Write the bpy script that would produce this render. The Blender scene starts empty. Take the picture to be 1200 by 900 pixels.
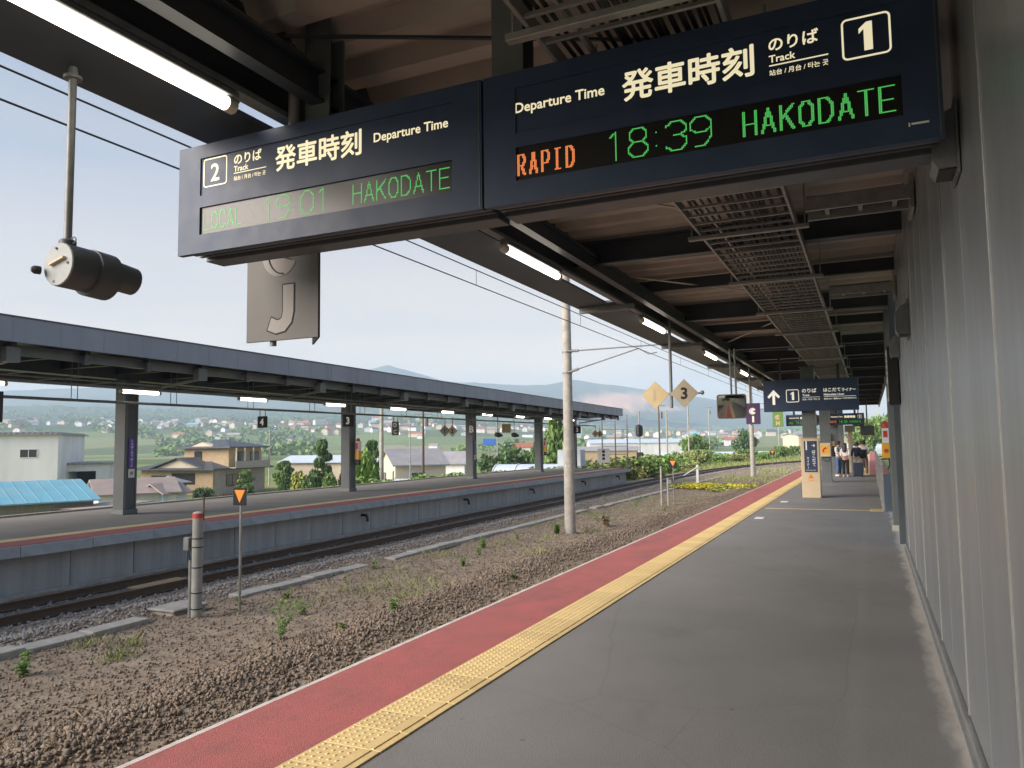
import bpy, bmesh, math, random
import numpy as np
from mathutils import Vector, Matrix
R = math.radians
random.seed(7)
rng = np.random.default_rng(11)
SC = bpy.context.scene
COL = SC.collection

# ------------------------------------------------------------------ camera
cam_d = bpy.data.cameras.new("camera")
cam = bpy.data.objects.new("camera", cam_d)
COL.objects.link(cam)
SC.camera = cam
cam_d.sensor_fit = 'HORIZONTAL'
cam_d.sensor_width = 36.0
cam_d.lens = 902.0 / 1200.0 * 36.0
cam_d.clip_start = 0.05
cam_d.clip_end = 40000.0
YAW, PITCH, ROLL, EYE = R(24.8), R(4.43), R(-0.75), 1.8
_F = Vector((-math.sin(YAW) * math.cos(PITCH), math.cos(YAW) * math.cos(PITCH), math.sin(PITCH)))
_R0 = Vector((math.cos(YAW), math.sin(YAW), 0.0))
_U0 = _R0.cross(_F)
_Rv = _R0 * math.cos(ROLL) + _U0 * math.sin(ROLL)
_Uv = -_R0 * math.sin(ROLL) + _U0 * math.cos(ROLL)
cam.matrix_world = Matrix(((_Rv.x, _Uv.x, -_F.x, 0.0), (_Rv.y, _Uv.y, -_F.y, 0.0), (_Rv.z, _Uv.z, -_F.z, EYE), (0, 0, 0, 1)))

# ------------------------------------------------------------------ sky, sun, exposure
SUN_EL, SUN_AZ = R(27.0), R(-140.0)          # azimuth clockwise from +Y: low in the west, behind the photographer's left
wd = bpy.data.worlds.new("World")
SC.world = wd
wd.use_nodes = True
wn, wl = wd.node_tree.nodes, wd.node_tree.links
wn.clear()
wo = wn.new('ShaderNodeOutputWorld')
wb = wn.new('ShaderNodeBackground')
sky = wn.new('ShaderNodeTexSky')
sky.sky_type = 'NISHITA'
sky.sun_disc = False
sky.sun_elevation = SUN_EL
sky.sun_rotation = SUN_AZ
sky.air_density = 1.0
sky.dust_density = 1.2
sky.ozone_density = 1.6
sky.altitude = 30.0
wb.inputs['Strength'].default_value = 0.08
# high evening veil: pale at the horizon, bluer overhead, with faint cloud streaks, over the clear sky
tc = wn.new('ShaderNodeTexCoord')
mp = wn.new('ShaderNodeMapping'); mp.inputs['Scale'].default_value = (1.4, 1.4, 11.0)
nz = wn.new('ShaderNodeTexNoise'); nz.inputs['Scale'].default_value = 1.5; nz.inputs['Detail'].default_value = 6.0; nz.inputs['Roughness'].default_value = 0.5
cr = wn.new('ShaderNodeValToRGB'); cr.color_ramp.elements[0].position = 0.34; cr.color_ramp.elements[1].position = 0.70
cr.color_ramp.elements[0].color = (0, 0, 0, 1); cr.color_ramp.elements[1].color = (1, 1, 1, 1)
sxyz = wn.new('ShaderNodeSeparateXYZ')
ev = wn.new('ShaderNodeValToRGB')
SKY_K = 1.0 / 0.08
def _set(ramp, stops):
    e = ramp.color_ramp.elements
    while len(e) > 1: e.remove(e[-1])
    for i, (p, c) in enumerate(stops):
        x = e[0] if i == 0 else e.new(p)
        x.position = p; x.color = (*[v * SKY_K for v in c], 1)
_set(ev, ((0.0, (.56, .40, .24)), (.07, (.56, .405, .25)), (.16, (.45, .345, .245)), (.32, (.20, .206, .237)), (.55, (.064, .116, .222)), (1.0, (.06, .105, .20))))
cl2 = wn.new('ShaderNodeValToRGB')
_set(cl2, ((0.0, (.30, .235, .18)), (.10, (.32, .255, .205)), (.22, (.31, .27, .24)), (.5, (.135, .168, .22)), (1.0, (.11, .145, .20))))
cm_ = wn.new('ShaderNodeMixRGB'); mx = wn.new('ShaderNodeMixRGB'); mx.inputs['Fac'].default_value = 0.72
wl.new(tc.outputs['Generated'], mp.inputs['Vector']); wl.new(mp.outputs['Vector'], nz.inputs['Vector'])
wl.new(tc.outputs['Generated'], sxyz.inputs['Vector']); wl.new(sxyz.outputs['Z'], ev.inputs['Fac']); wl.new(sxyz.outputs['Z'], cl2.inputs['Fac'])
wl.new(nz.outputs['Fac'], cr.inputs['Fac']); wl.new(cr.outputs['Color'], cm_.inputs['Fac']); wl.new(ev.outputs['Color'], cm_.inputs['Color1']); wl.new(cl2.outputs['Color'], cm_.inputs['Color2'])
wl.new(sky.outputs['Color'], mx.inputs['Color1']); wl.new(cm_.outputs['Color'], mx.inputs['Color2']); wl.new(mx.outputs['Color'], wb.inputs['Color'])
wl.new(wb.outputs['Background'], wo.inputs['Surface'])

sd = bpy.data.lights.new("sun", 'SUN')
sd.energy = 3.7
sd.angle = R(48.0)
sd.color = (1.0, 0.90, 0.80)
sun = bpy.data.objects.new("sun", sd)
COL.objects.link(sun)
sdir = Vector((math.sin(SUN_AZ) * math.cos(SUN_EL), math.cos(SUN_AZ) * math.cos(SUN_EL), math.sin(SUN_EL)))
sun.rotation_euler = sdir.to_track_quat('Z', 'Y').to_euler()
sun.location = (-30, -30, 40)

SC.view_settings.view_transform = 'Standard'
SC.view_settings.look = 'None'
SC.view_settings.exposure = 1.38
SC.view_settings.gamma = 1.0
SC.view_settings.use_curve_mapping = False
SC.cycles.max_bounces = 8
SC.cycles.diffuse_bounces = 4
SC.cycles.volume_bounces = 1
SC.cycles.use_denoising = True
SC.cycles.sample_clamp_indirect = 6.0

# ------------------------------------------------------------------ materials
MATS = {}
def _ramp_mix(nt, fac_socket, c1, c2, lo, hi):
    rp = nt.nodes.new('ShaderNodeValToRGB')
    rp.color_ramp.elements[0].position = lo; rp.color_ramp.elements[1].position = hi
    rp.color_ramp.elements[0].color = (*c1, 1); rp.color_ramp.elements[1].color = (*c2, 1)
    nt.links.new(fac_socket, rp.inputs['Fac'])
    return rp.outputs['Color']
def mat(name, col, rough=0.6, metal=0.0, col2=None, scale=6.0, detail=5.0, bump=0.0, bscale=40.0, emit=0.0, coat=0.0,
        stretch=(1, 1, 1), lo=0.35, hi=0.65, spec=0.5, rough2=None, ecol=None):
    m = bpy.data.materials.new(name)
    m.use_nodes = True
    nt = m.node_tree
    b = nt.nodes['Principled BSDF']
    b.inputs['Base Color'].default_value = (*col, 1)
    b.inputs['Roughness'].default_value = rough
    b.inputs['Metallic'].default_value = metal
    b.inputs['Specular IOR Level'].default_value = spec
    if coat:
        b.inputs['Coat Weight'].default_value = coat
        b.inputs['Coat Roughness'].default_value = 0.15
    co = nt.nodes.new('ShaderNodeTexCoord'); mpp = nt.nodes.new('ShaderNodeMapping')
    mpp.inputs['Scale'].default_value = stretch
    nt.links.new(co.outputs['Object'], mpp.inputs['Vector'])
    n = None
    if col2 is not None or rough2 is not None:
        n = nt.nodes.new('ShaderNodeTexNoise')
        n.inputs['Scale'].default_value = scale; n.inputs['Detail'].default_value = detail; n.inputs['Roughness'].default_value = 0.62
        nt.links.new(mpp.outputs['Vector'], n.inputs['Vector'])
    if col2 is not None:
        nt.links.new(_ramp_mix(nt, n.outputs['Fac'], col, col2, lo, hi), b.inputs['Base Color'])
    if rough2 is not None:
        rr = nt.nodes.new('ShaderNodeMapRange')
        rr.inputs['From Min'].default_value = 0.3; rr.inputs['From Max'].default_value = 0.7
        rr.inputs['To Min'].default_value = rough; rr.inputs['To Max'].default_value = rough2
        nt.links.new(n.outputs['Fac'], rr.inputs['Value']); nt.links.new(rr.outputs['Result'], b.inputs['Roughness'])
    if bump:
        n2 = nt.nodes.new('ShaderNodeTexNoise'); n2.inputs['Scale'].default_value = bscale; n2.inputs['Detail'].default_value = 4.0
        nt.links.new(mpp.outputs['Vector'], n2.inputs['Vector'])
        bp = nt.nodes.new('ShaderNodeBump'); bp.inputs['Strength'].default_value = bump; bp.inputs['Distance'].default_value = 0.02
        nt.links.new(n2.outputs['Fac'], bp.inputs['Height']); nt.links.new(bp.outputs['Normal'], b.inputs['Normal'])
    if emit:
        b.inputs['Emission Color'].default_value = (*(ecol or col), 1)
        b.inputs['Emission Strength'].default_value = emit
    MATS[name] = m
    return m
M = MATS
mat('red_surface', (0.43, 0.118, 0.112), 0.85, col2=(0.34, 0.11, 0.10), scale=2.2, bump=0.5, bscale=160)
mat('tactile', (0.70, 0.52, 0.235), 0.7, col2=(0.60, 0.45, 0.21), scale=2.5, bump=0.15, bscale=60)
mat('white_line', (0.66, 0.62, 0.58), 0.8, col2=(0.5, 0.42, 0.38), scale=9)
mat('concrete', (0.33, 0.33, 0.31), 0.9, col2=(0.24, 0.24, 0.225), scale=2.5, bump=0.3, bscale=30)
mat('concrete_pale', (0.42, 0.395, 0.35), 0.9, col2=(0.30, 0.28, 0.25), scale=5, bump=0.3, bscale=40)
mat('concrete_panel', (0.42, 0.42, 0.415), 0.85, col2=(0.24, 0.245, 0.25), scale=2.2, detail=8, bump=0.15, bscale=20, stretch=(1, 1.6, .18), lo=.25, hi=.8)
mat('coping', (0.42, 0.44, 0.45), 0.8, col2=(0.27, 0.29, 0.30), scale=3.5, detail=8, lo=.25, hi=.8)
mat('steel_navy', (0.022, 0.028, 0.038), 0.45, col2=(0.034, 0.04, 0.05), scale=3)
mat('steel_slate', (0.055, 0.067, 0.078), 0.5, col2=(0.075, 0.085, 0.095), scale=2.0)
mat('steel_column', (0.10, 0.115, 0.118), 0.45, col2=(0.125, 0.138, 0.14), scale=2.0)
mat('fascia', (0.205, 0.23, 0.278), 0.5, col2=(0.245, 0.272, 0.322), scale=1.2, stretch=(1, 1, .3))
mat('roof_deck', (0.42, 0.365, 0.315), 0.6, col2=(0.35, 0.305, 0.262), scale=1.5)
mat('galvanised', (0.36, 0.355, 0.34), 0.45, 0.5, col2=(0.27, 0.265, 0.25), scale=8)
mat('grey_steel', (0.20, 0.21, 0.215), 0.5, 0.3, col2=(0.15, 0.155, 0.16), scale=10)
mat('aluminium', (0.55, 0.55, 0.54), 0.38, 0.8, col2=(0.46, 0.46, 0.45), scale=6)
mat('cable', (0.018, 0.018, 0.02), 0.5)
mat('black', (0.012, 0.012, 0.013), 0.5)
mat('board_navy', (0.028, 0.046, 0.090), 0.40, col2=(0.034, 0.054, 0.102), scale=5, rough2=0.52, spec=0.32)
mat('board_steel', (0.10, 0.105, 0.115), 0.4, 0.2, col2=(0.075, 0.078, 0.088), scale=4)
mat('led_panel', (0.014, 0.013, 0.012), 0.30, spec=0.45)
mat('led_green', (0.02, 0.25, 0.03), 0.5, emit=0.30, ecol=(0.10, 0.62, 0.13))
mat('led_orange', (0.35, 0.1, 0.02), 0.5, emit=0.38, ecol=(0.95, 0.26, 0.08))
mat('text_warm', (0.75, 0.66, 0.42), 0.5, emit=0.27, ecol=(1.0, 0.90, 0.60))
mat('text_white', (0.78, 0.77, 0.72), 0.5)
mat('text_lit', (0.75, 0.75, 0.70), 0.5, emit=0.16, ecol=(1.0, 0.97, 0.88))
mat('lamp_tube', (0.9, 0.88, 0.82), 0.4, emit=2.6, ecol=(1.0, 0.92, 0.78))
mat('lamp_cap', (0.55, 0.5, 0.43), 0.5)
mat('sign_grey', (0.088, 0.083, 0.076), 0.6, col2=(0.078, 0.073, 0.067), scale=3)
mat('sign_pale', (0.20, 0.18, 0.165), 0.6)
mat('sign_tan', (0.33, 0.28, 0.20), 0.6, col2=(0.29, 0.245, 0.175), scale=6)
mat('sign_yellow', (0.43, 0.335, 0.18), 0.6, col2=(0.39, 0.30, 0.16), scale=6)
mat('sign_dark', (0.022, 0.022, 0.024), 0.7, spec=0.2)
mat('purple', (0.052, 0.018, 0.085), 0.5)
mat('violet', (0.095, 0.062, 0.30), 0.55)
mat('sign_green', (0.10, 0.20, 0.035), 0.55)
mat('cream', (0.56, 0.45, 0.30), 0.6, col2=(0.52, 0.415, 0.275), scale=4)
mat('yellow_box', (0.70, 0.36, 0.035), 0.5)
mat('red_paint', (0.50, 0.045, 0.03), 0.5)
mat('orange_reflect', (0.72, 0.25, 0.02), 0.5)
mat('mirror_glass', (0.30, 0.30, 0.29), 0.06, 1.0)
mat('rail_steel', (0.085, 0.062, 0.048), 0.6, 0.3, col2=(0.13, 0.08, 0.05), scale=12)
mat('rail_top', (0.33, 0.31, 0.29), 0.3, 0.9)
mat('sleeper', (0.15, 0.12, 0.095), 0.9, col2=(0.21, 0.175, 0.14), scale=6, bump=0.3)
mat('wood_new', (0.60, 0.38, 0.19), 0.7, col2=(0.50, 0.30, 0.14), scale=8, stretch=(8, 1, 1))
mat('soil', (0.195, 0.143, 0.100), 0.95, col2=(0.32, 0.25, 0.182), scale=3.5, detail=9, bump=1.0, bscale=14)
mat('stone_brown', (0.105, 0.078, 0.057), 0.9, col2=(0.31, 0.245, 0.188), scale=13.0, detail=2, lo=.28, hi=.72)
mat('stone_grey', (0.22, 0.20, 0.19), 0.9, col2=(0.37, 0.34, 0.315), scale=6.0, detail=3, lo=.3, hi=.7)
mat('leaf', (0.14, 0.25, 0.05), 0.7, col2=(0.20, 0.34, 0.075), scale=3)
mat('leaf_dark', (0.07, 0.13, 0.045), 0.75, col2=(0.105, 0.18, 0.058), scale=1.2)
mat('leaf_mid', (0.12, 0.20, 0.052), 0.75, col2=(0.18, 0.275, 0.075), scale=1.2)
mat('leaf_yellow', (0.24, 0.27, 0.06), 0.75, col2=(0.33, 0.34, 0.09), scale=1.2)
mat('leaf_red', (0.085, 0.028, 0.024), 0.75, col2=(0.12, 0.045, 0.03), scale=1.2)
mat('grass', (0.19, 0.25, 0.065), 0.8, col2=(0.33, 0.34, 0.13), scale=1.5)
mat('straw', (0.30, 0.235, 0.13), 0.85)
mat('flower', (0.62, 0.50, 0.02), 0.7, col2=(0.40, 0.42, 0.03), scale=3)
mat('bark', (0.085, 0.062, 0.045), 0.9, col2=(0.13, 0.1, 0.075), scale=6)
mat('glass_dark', (0.035, 0.04, 0.045), 0.12, spec=0.7)
mat('wall_white', (0.76, 0.76, 0.755), 0.8, col2=(0.66, 0.66, 0.655), scale=0.5, stretch=(1, 1, .3))
mat('wall_cream', (0.62, 0.54, 0.42), 0.85, col2=(0.57, 0.49, 0.37), scale=.4)
mat('wall_tan', (0.46, 0.345, 0.215), 0.85, col2=(0.385, 0.28, 0.165), scale=2.2)
mat('wall_stone', (0.38, 0.34, 0.29), 0.85, col2=(0.30, 0.27, 0.235), scale=2.5)
mat('wall_wood', (0.22, 0.20, 0.17), 0.9, col2=(0.30, 0.27, 0.23), scale=1.2, stretch=(6, 6, .4))
mat('roof_blue', (0.15, 0.36, 0.46), 0.5, col2=(0.18, 0.42, 0.52), scale=.5)
mat('roof_slate', (0.06, 0.068, 0.085), 0.6, col2=(0.085, 0.092, 0.11), scale=1.4)
mat('roof_brown', (0.30, 0.24, 0.22), 0.75, col2=(0.36, 0.29, 0.26), scale=.8)
mat('roof_grey', (0.27, 0.26, 0.27), 0.7, col2=(0.33, 0.32, 0.33), scale=.8)
mat('roof_red', (0.36, 0.12, 0.075), 0.7)
mat('blue_sign', (0.03, 0.13, 0.50), 0.5)
mat('dark_interior', (0.015, 0.016, 0.018), 0.9)
mat('trim_white', (0.7, 0.69, 0.66), 0.6)
mat('vinyl', (0.47, 0.55, 0.64), 0.45, col2=(0.56, 0.62, 0.69), scale=.8)
mat('skin', (0.50, 0.30, 0.21), 0.6)
mat('hair_black', (0.012, 0.010, 0.009), 0.5)
mat('hair_brown', (0.05, 0.026, 0.016), 0.5)
mat('cloth_white', (0.72, 0.69, 0.67), 0.9)
mat('cloth_black', (0.014, 0.014, 0.016), 0.9)
mat('cloth_navy', (0.020, 0.024, 0.042), 0.9)
mat('denim', (0.065, 0.125, 0.25), 0.9, col2=(0.09, 0.16, 0.3), scale=9)
mat('suitcase', (0.035, 0.045, 0.07), 0.4)
mat('shoe_white', (0.65, 0.63, 0.6), 0.7)

def vary(name, amount):
    "every separate piece of this material comes out a little lighter or darker than its neighbour"
    nt = M[name].node_tree; b = nt.nodes['Principled BSDF']; src = b.inputs['Base Color'].links[0].from_socket
    oi = nt.nodes.new('ShaderNodeObjectInfo'); mr = nt.nodes.new('ShaderNodeMapRange'); mr.inputs['To Min'].default_value = 1 - amount; mr.inputs['To Max'].default_value = 1 + amount * .6
    hs = nt.nodes.new('ShaderNodeHueSaturation'); nt.links.new(oi.outputs['Random'], mr.inputs['Value']); nt.links.new(mr.outputs['Result'], hs.inputs['Value']); nt.links.new(src, hs.inputs['Color']); nt.links.new(hs.outputs['Color'], b.inputs['Base Color'])
def grime(name, col, scale, stretch, lo, hi, amt, detail=8):
    "dirt with a pattern of its own over the base colour"
    nt = M[name].node_tree; b = nt.nodes['Principled BSDF']; src = b.inputs['Base Color'].links[0].from_socket
    co = nt.nodes.new('ShaderNodeTexCoord'); mp_ = nt.nodes.new('ShaderNodeMapping'); mp_.inputs['Scale'].default_value = stretch; n = nt.nodes.new('ShaderNodeTexNoise'); n.inputs['Scale'].default_value = scale; n.inputs['Detail'].default_value = detail; n.inputs['Roughness'].default_value = .68
    nt.links.new(co.outputs['Object'], mp_.inputs['Vector']); nt.links.new(mp_.outputs['Vector'], n.inputs['Vector'])
    mr = nt.nodes.new('ShaderNodeMapRange'); mr.inputs['From Min'].default_value = lo; mr.inputs['From Max'].default_value = hi; mr.inputs['To Max'].default_value = amt; nt.links.new(n.outputs['Fac'], mr.inputs['Value'])
    mx_ = nt.nodes.new('ShaderNodeMixRGB'); nt.links.new(mr.outputs['Result'], mx_.inputs['Fac']); nt.links.new(src, mx_.inputs['Color1']); mx_.inputs['Color2'].default_value = (*col, 1); nt.links.new(mx_.outputs['Color'], b.inputs['Base Color'])
grime('red_surface', (.13, .085, .075), 1.1, (1.6, .45, 1), .52, .74, .6); grime('red_surface', (.42, .25, .21), 30, (1, 1, 1), .60, .75, .4)
grime('tactile', (.30, .22, .12), 2.2, (1, .6, 1), .50, .75, .55); vary('tactile', .10)
grime('concrete_panel', (.13, .125, .115), 1.3, (1, 2.2, .12), .52, .8, .55); vary('concrete_panel', .10)
grime('coping', (.18, .17, .155), 3.0, (1, 1, 1), .55, .75, .5); vary('coping', .08)
grime('fascia', (.10, .11, .125), 1.1, (1, 1.5, .12), .55, .8, .45)
grime('roof_blue', (.30, .33, .33), .35, (1, 1, 1), .50, .75, .6)
grime('wall_white', (.42, .415, .40), .35, (1, 1, .25), .52, .8, .6)
grime('steel_column', (.16, .155, .14), 1.5, (1, 1, .2), .55, .8, .4)
def asphalt_mat():
    m = bpy.data.materials.new('asphalt'); m.use_nodes = True; nt = m.node_tree; b = nt.nodes['Principled BSDF']
    N = nt.nodes.new; L = nt.links.new
    co = N('ShaderNodeTexCoord')
    def noise(sc, det, stretch=(1, 1, 1), rough=.6):
        mp_ = N('ShaderNodeMapping'); mp_.inputs['Scale'].default_value = stretch; L(co.outputs['Object'], mp_.inputs['Vector'])
        n = N('ShaderNodeTexNoise'); n.inputs['Scale'].default_value = sc; n.inputs['Detail'].default_value = det; n.inputs['Roughness'].default_value = rough
        L(mp_.outputs['Vector'], n.inputs['Vector']); return n.outputs['Fac']
    big = _ramp_mix(nt, noise(0.55, 6), (0.182, 0.178, 0.173), (0.228, 0.222, 0.215), .3, .7)
    fine = noise(170, 2)
    mm = N('ShaderNodeMixRGB'); mm.blend_type = 'OVERLAY'; mm.inputs['Fac'].default_value = .5
    L(big, mm.inputs['Color1']); L(fine, mm.inputs['Color2'])
    # pale dried-salt crust creeping out from the wall foot, and a faint streak of glare painted into the colour
    sx = N('ShaderNodeSeparateXYZ'); L(co.outputs['Object'], sx.inputs['Vector'])
    def math_(op, a, bb):
        q = N('ShaderNodeMath'); q.operation = op
        for i, v in enumerate((a, bb)):
            if isinstance(v, (int, float)): q.inputs[i].default_value = v
            else: L(v, q.inputs[i])
        return q.outputs[0]
    wob = math_('MULTIPLY', math_('SUBTRACT', noise(3.6, 9, (1, .35, 1), .66), .5), 0.30)
    edge = math_('SUBTRACT', math_('ADD', sx.outputs['X'], wob), 0.315)
    crust = N('ShaderNodeMapRange'); crust.inputs['From Min'].default_value = 0.0; crust.inputs['From Max'].default_value = 0.085
    L(edge, crust.inputs['Value'])
    ylim = math_('LESS_THAN', sx.outputs['Y'], 21.5)
    crf = math_('MULTIPLY', math_('MULTIPLY', crust.outputs['Result'], ylim), .8)
    m2 = N('ShaderNodeMixRGB'); L(crf, m2.inputs['Fac']); L(mm.outputs['Color'], m2.inputs['Color1']); m2.inputs['Color2'].default_value = (0.52, 0.49, 0.45, 1)
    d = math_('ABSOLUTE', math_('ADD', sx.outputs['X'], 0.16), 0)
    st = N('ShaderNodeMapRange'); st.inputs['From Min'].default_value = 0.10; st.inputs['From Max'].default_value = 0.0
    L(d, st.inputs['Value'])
    glare_streak = math_('MULTIPLY', math_('MULTIPLY', st.outputs['Result'], noise(3, 5, (1, .25, 1))), .22)
    m3 = N('ShaderNodeMixRGB'); L(glare_streak, m3.inputs['Fac']); L(m2.outputs['Color'], m3.inputs['Color1']); m3.inputs['Color2'].default_value = (0.33, 0.32, 0.30, 1)
    # old spills, gum spots and hairline cracks
    sp = N('ShaderNodeMapRange'); sp.inputs['From Min'].default_value = .56; sp.inputs['From Max'].default_value = .72; sp.inputs['To Max'].default_value = .42; L(noise(.9, 7, (1, .55, 1), .72), sp.inputs['Value'])
    m4 = N('ShaderNodeMixRGB'); L(sp.outputs['Result'], m4.inputs['Fac']); L(m3.outputs['Color'], m4.inputs['Color1']); m4.inputs['Color2'].default_value = (0.12, 0.116, 0.11, 1)
    vg = N('ShaderNodeTexVoronoi'); vg.inputs['Scale'].default_value = 1.7; L(co.outputs['Object'], vg.inputs['Vector'])
    gm = N('ShaderNodeMapRange'); gm.inputs['From Min'].default_value = .035; gm.inputs['From Max'].default_value = .025; gm.inputs['To Max'].default_value = .5; L(vg.outputs['Distance'], gm.inputs['Value'])
    m5 = N('ShaderNodeMixRGB'); L(gm.outputs['Result'], m5.inputs['Fac']); L(m4.outputs['Color'], m5.inputs['Color1']); m5.inputs['Color2'].default_value = (0.06, 0.058, 0.056, 1)
    ve = N('ShaderNodeTexVoronoi'); ve.feature = 'DISTANCE_TO_EDGE'; ve.inputs['Scale'].default_value = .33
    wv = N('ShaderNodeMixRGB'); wv.inputs['Fac'].default_value = .12; nn_ = N('ShaderNodeTexNoise'); nn_.inputs['Scale'].default_value = 1.6; nn_.inputs['Detail'].default_value = 6; L(co.outputs['Object'], nn_.inputs['Vector']); L(co.outputs['Object'], wv.inputs['Color1']); L(nn_.outputs['Color'], wv.inputs['Color2']); L(wv.outputs['Color'], ve.inputs['Vector'])
    ck = N('ShaderNodeMapRange'); ck.inputs['From Min'].default_value = .0032; ck.inputs['From Max'].default_value = .0012; ck.inputs['To Max'].default_value = .13; L(ve.outputs['Distance'], ck.inputs['Value'])
    m6 = N('ShaderNodeMixRGB'); L(ck.outputs['Result'], m6.inputs['Fac']); L(m5.outputs['Color'], m6.inputs['Color1']); m6.inputs['Color2'].default_value = (0.05, 0.049, 0.047, 1)
    L(m6.outputs['Color'], b.inputs['Base Color'])
    b.inputs['Roughness'].default_value = 0.78
    bp = N('ShaderNodeBump'); bp.inputs['Strength'].default_value = .45; bp.inputs['Distance'].default_value = .01
    L(noise(120, 3), bp.inputs['Height']); L(bp.outputs['Normal'], b.inputs['Normal'])
    M['asphalt'] = m
asphalt_mat()
mat('asphalt_far', (0.165, 0.155, 0.146), 0.9, col2=(0.21, 0.198, 0.185), scale=.8, bump=.3, bscale=80)
def wall_metal():
    m = mat('wall_panel', (0.43, 0.448, 0.465), 0.25, 0.58, col2=(0.375, 0.392, 0.408), scale=.9, detail=7, stretch=(1, 1.6, .35), rough2=0.46, lo=.25, hi=.75)
    return m
wall_metal(); grime('wall_panel', (.20, .19, .175), .9, (1, 2.4, .10), .52, .8, .5); grime('wall_panel', (.55, .55, .54), 5.0, (1, .5, 3), .66, .74, .35); vary('wall_panel', .05)
def ground_mat():
    m = bpy.data.materials.new('fields'); m.use_nodes = True; nt = m.node_tree; b = nt.nodes['Principled BSDF']
    N = nt.nodes.new; L = nt.links.new
    co = N('ShaderNodeTexCoord')
    mp_ = N('ShaderNodeMapping'); mp_.inputs['Scale'].default_value = (1 / 95., 1 / 230., 0); mp_.inputs['Rotation'].default_value = (0, 0, R(25)); L(co.outputs['Object'], mp_.inputs['Vector'])
    vo = N('ShaderNodeTexVoronoi'); vo.distance = 'CHEBYCHEV'; vo.inputs['Scale'].default_value = 1.0; L(mp_.outputs['Vector'], vo.inputs['Vector'])
    sp = N('ShaderNodeSeparateColor'); L(vo.outputs['Color'], sp.inputs['Color'])
    rp = N('ShaderNodeValToRGB'); e = rp.color_ramp.elements
    rp.color_ramp.interpolation = 'CONSTANT'
    e[0].position = 0; e[0].color = (.135, .185, .065, 1); e[1].position = .25; e[1].color = (.175, .225, .08, 1)
    for p, c_ in ((.45, (.10, .14, .055, 1)), (.6, (.21, .225, .10, 1)), (.78, (.15, .20, .075, 1)), (.92, (.28, .25, .16, 1))):
        x = e.new(p); x.color = c_
    L(sp.outputs['Red'], rp.inputs['Fac'])
    nf = N('ShaderNodeTexNoise'); nf.inputs['Scale'].default_value = .012; nf.inputs['Detail'].default_value = 9; nf.inputs['Roughness'].default_value = .7; L(co.outputs['Object'], nf.inputs['Vector'])
    forest = _ramp_mix(nt, nf.outputs['Fac'], (.018, .042, .016), (.075, .115, .04), .36, .66)
    sx = N('ShaderNodeSeparateXYZ'); L(co.outputs['Object'], sx.inputs['Vector'])
    # woods take over on the rising ground, broken by clearings
    nm = N('ShaderNodeTexNoise'); nm.inputs['Scale'].default_value = .0035; nm.inputs['Detail'].default_value = 5; L(co.outputs['Object'], nm.inputs['Vector'])
    add = N('ShaderNodeMath'); add.operation = 'MULTIPLY_ADD'; add.inputs[1].default_value = 150.; L(nm.outputs['Fac'], add.inputs[0]); L(sx.outputs['Z'], add.inputs[2])
    fr = N('ShaderNodeMapRange'); fr.inputs['From Min'].default_value = 100; fr.inputs['From Max'].default_value = 128; L(add.outputs[0], fr.inputs['Value'])
    m1 = N('ShaderNodeMixRGB'); L(fr.outputs['Result'], m1.inputs['Fac']); L(rp.outputs['Color'], m1.inputs['Color1']); L(forest, m1.inputs['Color2'])
    n2 = N('ShaderNodeTexNoise'); n2.inputs['Scale'].default_value = .35; n2.inputs['Detail'].default_value = 8; n2.inputs['Roughness'].default_value = .7; L(co.outputs['Object'], n2.inputs['Vector'])
    m2 = N('ShaderNodeMixRGB'); m2.blend_type = 'OVERLAY'; m2.inputs['Fac'].default_value = .5; L(m1.outputs['Color'], m2.inputs['Color1']); L(n2.outputs['Fac'], m2.inputs['Color2'])
    L(m2.outputs['Color'], b.inputs['Base Color']); b.inputs['Roughness'].default_value = .95; b.inputs['Specular IOR Level'].default_value = .1
    M['fields'] = m
ground_mat()
def mountain_mat():
    m = bpy.data.materials.new('mountain'); m.use_nodes = True; nt = m.node_tree; b = nt.nodes['Principled BSDF']
    N = nt.nodes.new; L = nt.links.new
    co = N('ShaderNodeTexCoord'); n = N('ShaderNodeTexNoise'); n.inputs['Scale'].default_value = .0022; n.inputs['Detail'].default_value = 10; n.inputs['Roughness'].default_value = .65
    L(co.outputs['Object'], n.inputs['Vector'])
    base = _ramp_mix(nt, n.outputs['Fac'], (.022, .048, .026), (.07, .10, .05), .35, .68)
    at = N('ShaderNodeAttribute'); at.attribute_name = 'quarry'
    q = N('ShaderNodeMixRGB'); L(at.outputs['Fac'], q.inputs['Fac']); L(base, q.inputs['Color1']); q.inputs['Color2'].default_value = (.62, .36, .24, 1)
    L(q.outputs['Color'], b.inputs['Base Color']); b.inputs['Roughness'].default_value = .95; b.inputs['Specular IOR Level'].default_value = .05
    M['mountain'] = m
mountain_mat()

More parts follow.
